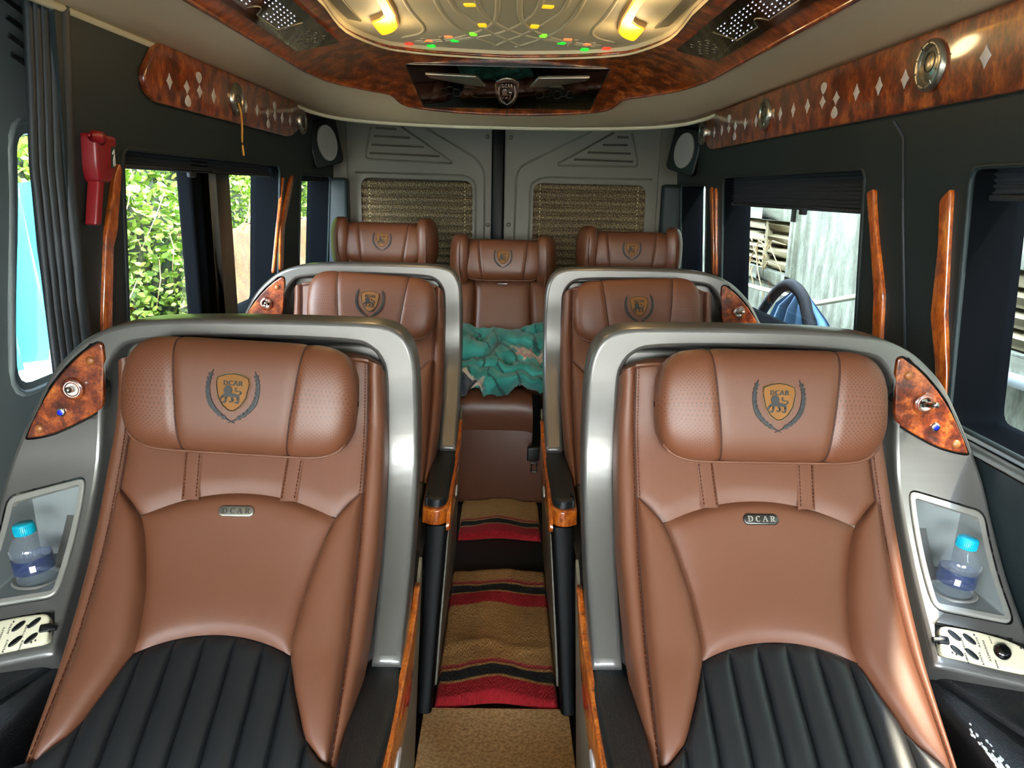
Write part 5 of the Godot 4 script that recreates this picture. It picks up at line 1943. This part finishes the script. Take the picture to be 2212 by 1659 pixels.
# ---- bottles and remotes ----------------------------------------------------------------------
func build_small_things():
	for k in 2:
		var sd: float = [-1.0, 1.0][k]
		var b := thing("water_bottle", ["small clear water bottle with a blue cap in the left seat niche", "small clear water bottle with a blue cap in the right seat niche"][k], "bottle", Vector3(sd * (0.475 + 0.4), 0.6165, -1.335), "water bottles in the seat niches")
		b.rotation = Vector3(0.0, 0.0, 0.12 * -sd)
		var s := st0()
		var prof := [Vector2(0.0, 0.004), Vector2(0.026, 0.0), Vector2(0.033, 0.004), Vector2(0.0345, 0.012), Vector2(0.033, 0.02), Vector2(0.0345, 0.026), Vector2(0.0345, 0.048), Vector2(0.033, 0.052), Vector2(0.0345, 0.056), Vector2(0.034, 0.066), Vector2(0.03, 0.078), Vector2(0.022, 0.087), Vector2(0.0165, 0.092), Vector2(0.016, 0.098)]
		lathe(s, prof, 32)
		part("bottle_body", s, mt("bottle_plastic"), b)
		s = st0()
		lathe(s, [Vector2(0.0349, 0.022), Vector2(0.0349, 0.05)], 32)
		part("bottle_label", s, mt("bottle_label"), b, "dark blue translucent label band")
		s = st0()
		for i in 1:
			var a := PI / 2 + sd * 0.5
			for e in 4:
				var a0 := a - 0.14 + e * 0.07
				quad(s, Vector3(0.0352 * cos(a0), 0.028, 0.0352 * sin(a0)), Vector3(0.0352 * cos(a0 + 0.07), 0.028, 0.0352 * sin(a0 + 0.07)), Vector3(0.0352 * cos(a0 + 0.07), 0.04, 0.0352 * sin(a0 + 0.07)), Vector3(0.0352 * cos(a0), 0.04, 0.0352 * sin(a0)))
		part("label_patch", s, mt("white"), b)
		s = st0()
		lathe(s, [Vector2(0.0, 0.115), Vector2(0.016, 0.115), Vector2(0.018, 0.113), Vector2(0.0185, 0.1), Vector2(0.0185, 0.095), Vector2(0.0, 0.095)], 28)
		for i in 36:
			var a := TAU * i / 36
			tube(s, [Vector3(0.0184 * cos(a), 0.098, 0.0184 * sin(a)), Vector3(0.0182 * cos(a), 0.111, 0.0182 * sin(a))], 0.0006, 4)
		part("bottle_cap", s, mt("cap_blue"), b, "bright blue screw cap")
		s = st0()
		letters(s, "AQUAFINA", 0.009, 0.0012, func(x, y, h):
			var a: float = PI / 2 - x / 0.034
			var r: float = 0.0338 + h
			return Vector3(r * cos(a), 0.063 + y, r * sin(a)), "Droid Sans", 1.2)
		part("embossed_lettering", s, mt("bottle_plastic"), b)
		# remote control
		var sm := surf(shell_y, shell_z, 1.0)
		var wm := func(x, y, h):
			var p: Vector3 = sm.call(x, y, h)
			return Vector3(sd * (p.x + 0.475), p.y, p.z)
		var r := thing("massage_remote", ["cream remote control with dark oval buttons beside the left seat", "cream remote control with a round black knob beside the right seat"][k], "remote control", Vector3.ZERO, "cream remote controls")
		s = st0()
		extrude(s, spline(pv([0.332, 0.593, 0.365, 0.592, 0.41, 0.586, 0.455, 0.576, 0.482, 0.562, 0.482, 0.546, 0.45, 0.543, 0.4, 0.549, 0.35, 0.557, 0.318, 0.562, 0.321, 0.577]), 3), -0.011, 0.006, 0.004, wm)
		part("remote_body", s, mt("ivory"), r)
		for p in [[0.349, 0.583], [0.374, 0.579], [0.344, 0.566], [0.369, 0.5625]]:
			s = st0()
			var el := PackedVector2Array()
			for e in ellipse(0, 0, 0.0105, 0.0036, 14):
				var w := e.rotated(-0.55)
				el.append(Vector2(p[0] + w.x, p[1] + w.y))
			extrude(s, el, 0.004, 0.0085, 0.001, wm)
			part("button", s, mt("black"), r)
		s = st0()
		var o: Vector3 = wm.call(0.425, 0.5655, 0.006)
		var nn: Vector3 = (wm.call(0.425, 0.5655, 1.0) - wm.call(0.425, 0.5655, 0.0)).normalized()
		var ax := nn.cross(Vector3.RIGHT).normalized()
		lathe(s, [Vector2(0.0, 0.011), Vector2(0.008, 0.0105), Vector2(0.0135, 0.007), Vector2(0.015, 0.0), Vector2(0.0155, -0.001)], 24, Transform3D(Basis(nn.cross(ax), nn, ax), o))
		part("knob", s, mt("gloss_black"), r)
		s = st0()
		for t in [["POWER", 0.36, 0.574, 0.0027], ["TIMER", 0.357, 0.558, 0.0027], ["AUTO", 0.388, 0.576, 0.003], ["FUNCT", 0.383, 0.5575, 0.003], ["INTENSITY", 0.398, 0.5665, 0.003], ["LOW", 0.412, 0.578, 0.0024], ["HIGH", 0.407, 0.552, 0.0024]]:
			letters(s, t[0], t[3], 0.0004, func(x, y, h): return wm.call(sd * x + t[1], y + t[2], h + 0.006), "Droid Serif", 1.0, PI / 2 if sd < 0 else -PI / 2)
		part("remote_lettering", s, mt("ink"), r)
		for p in [[0.386, 0.584], [0.335, 0.564], [0.341, 0.562], [0.462, 0.57], [0.458, 0.548]]:
			s = st0()
			extrude(s, ellipse(p[0], p[1], 0.0016, 0.0012, 10), 0.004, 0.0064, 0.0, wm)
			part("indicator", s, mt("ink"), r)
		s = st0()
		extrude(s, rnd(pv([0.318, 0.583, 0.337, 0.581, 0.335, 0.572, 0.316, 0.574]), 0.003), 0.0, 0.009, 0.002, wm)
		part("clip_tab", s, mt("black"), r)
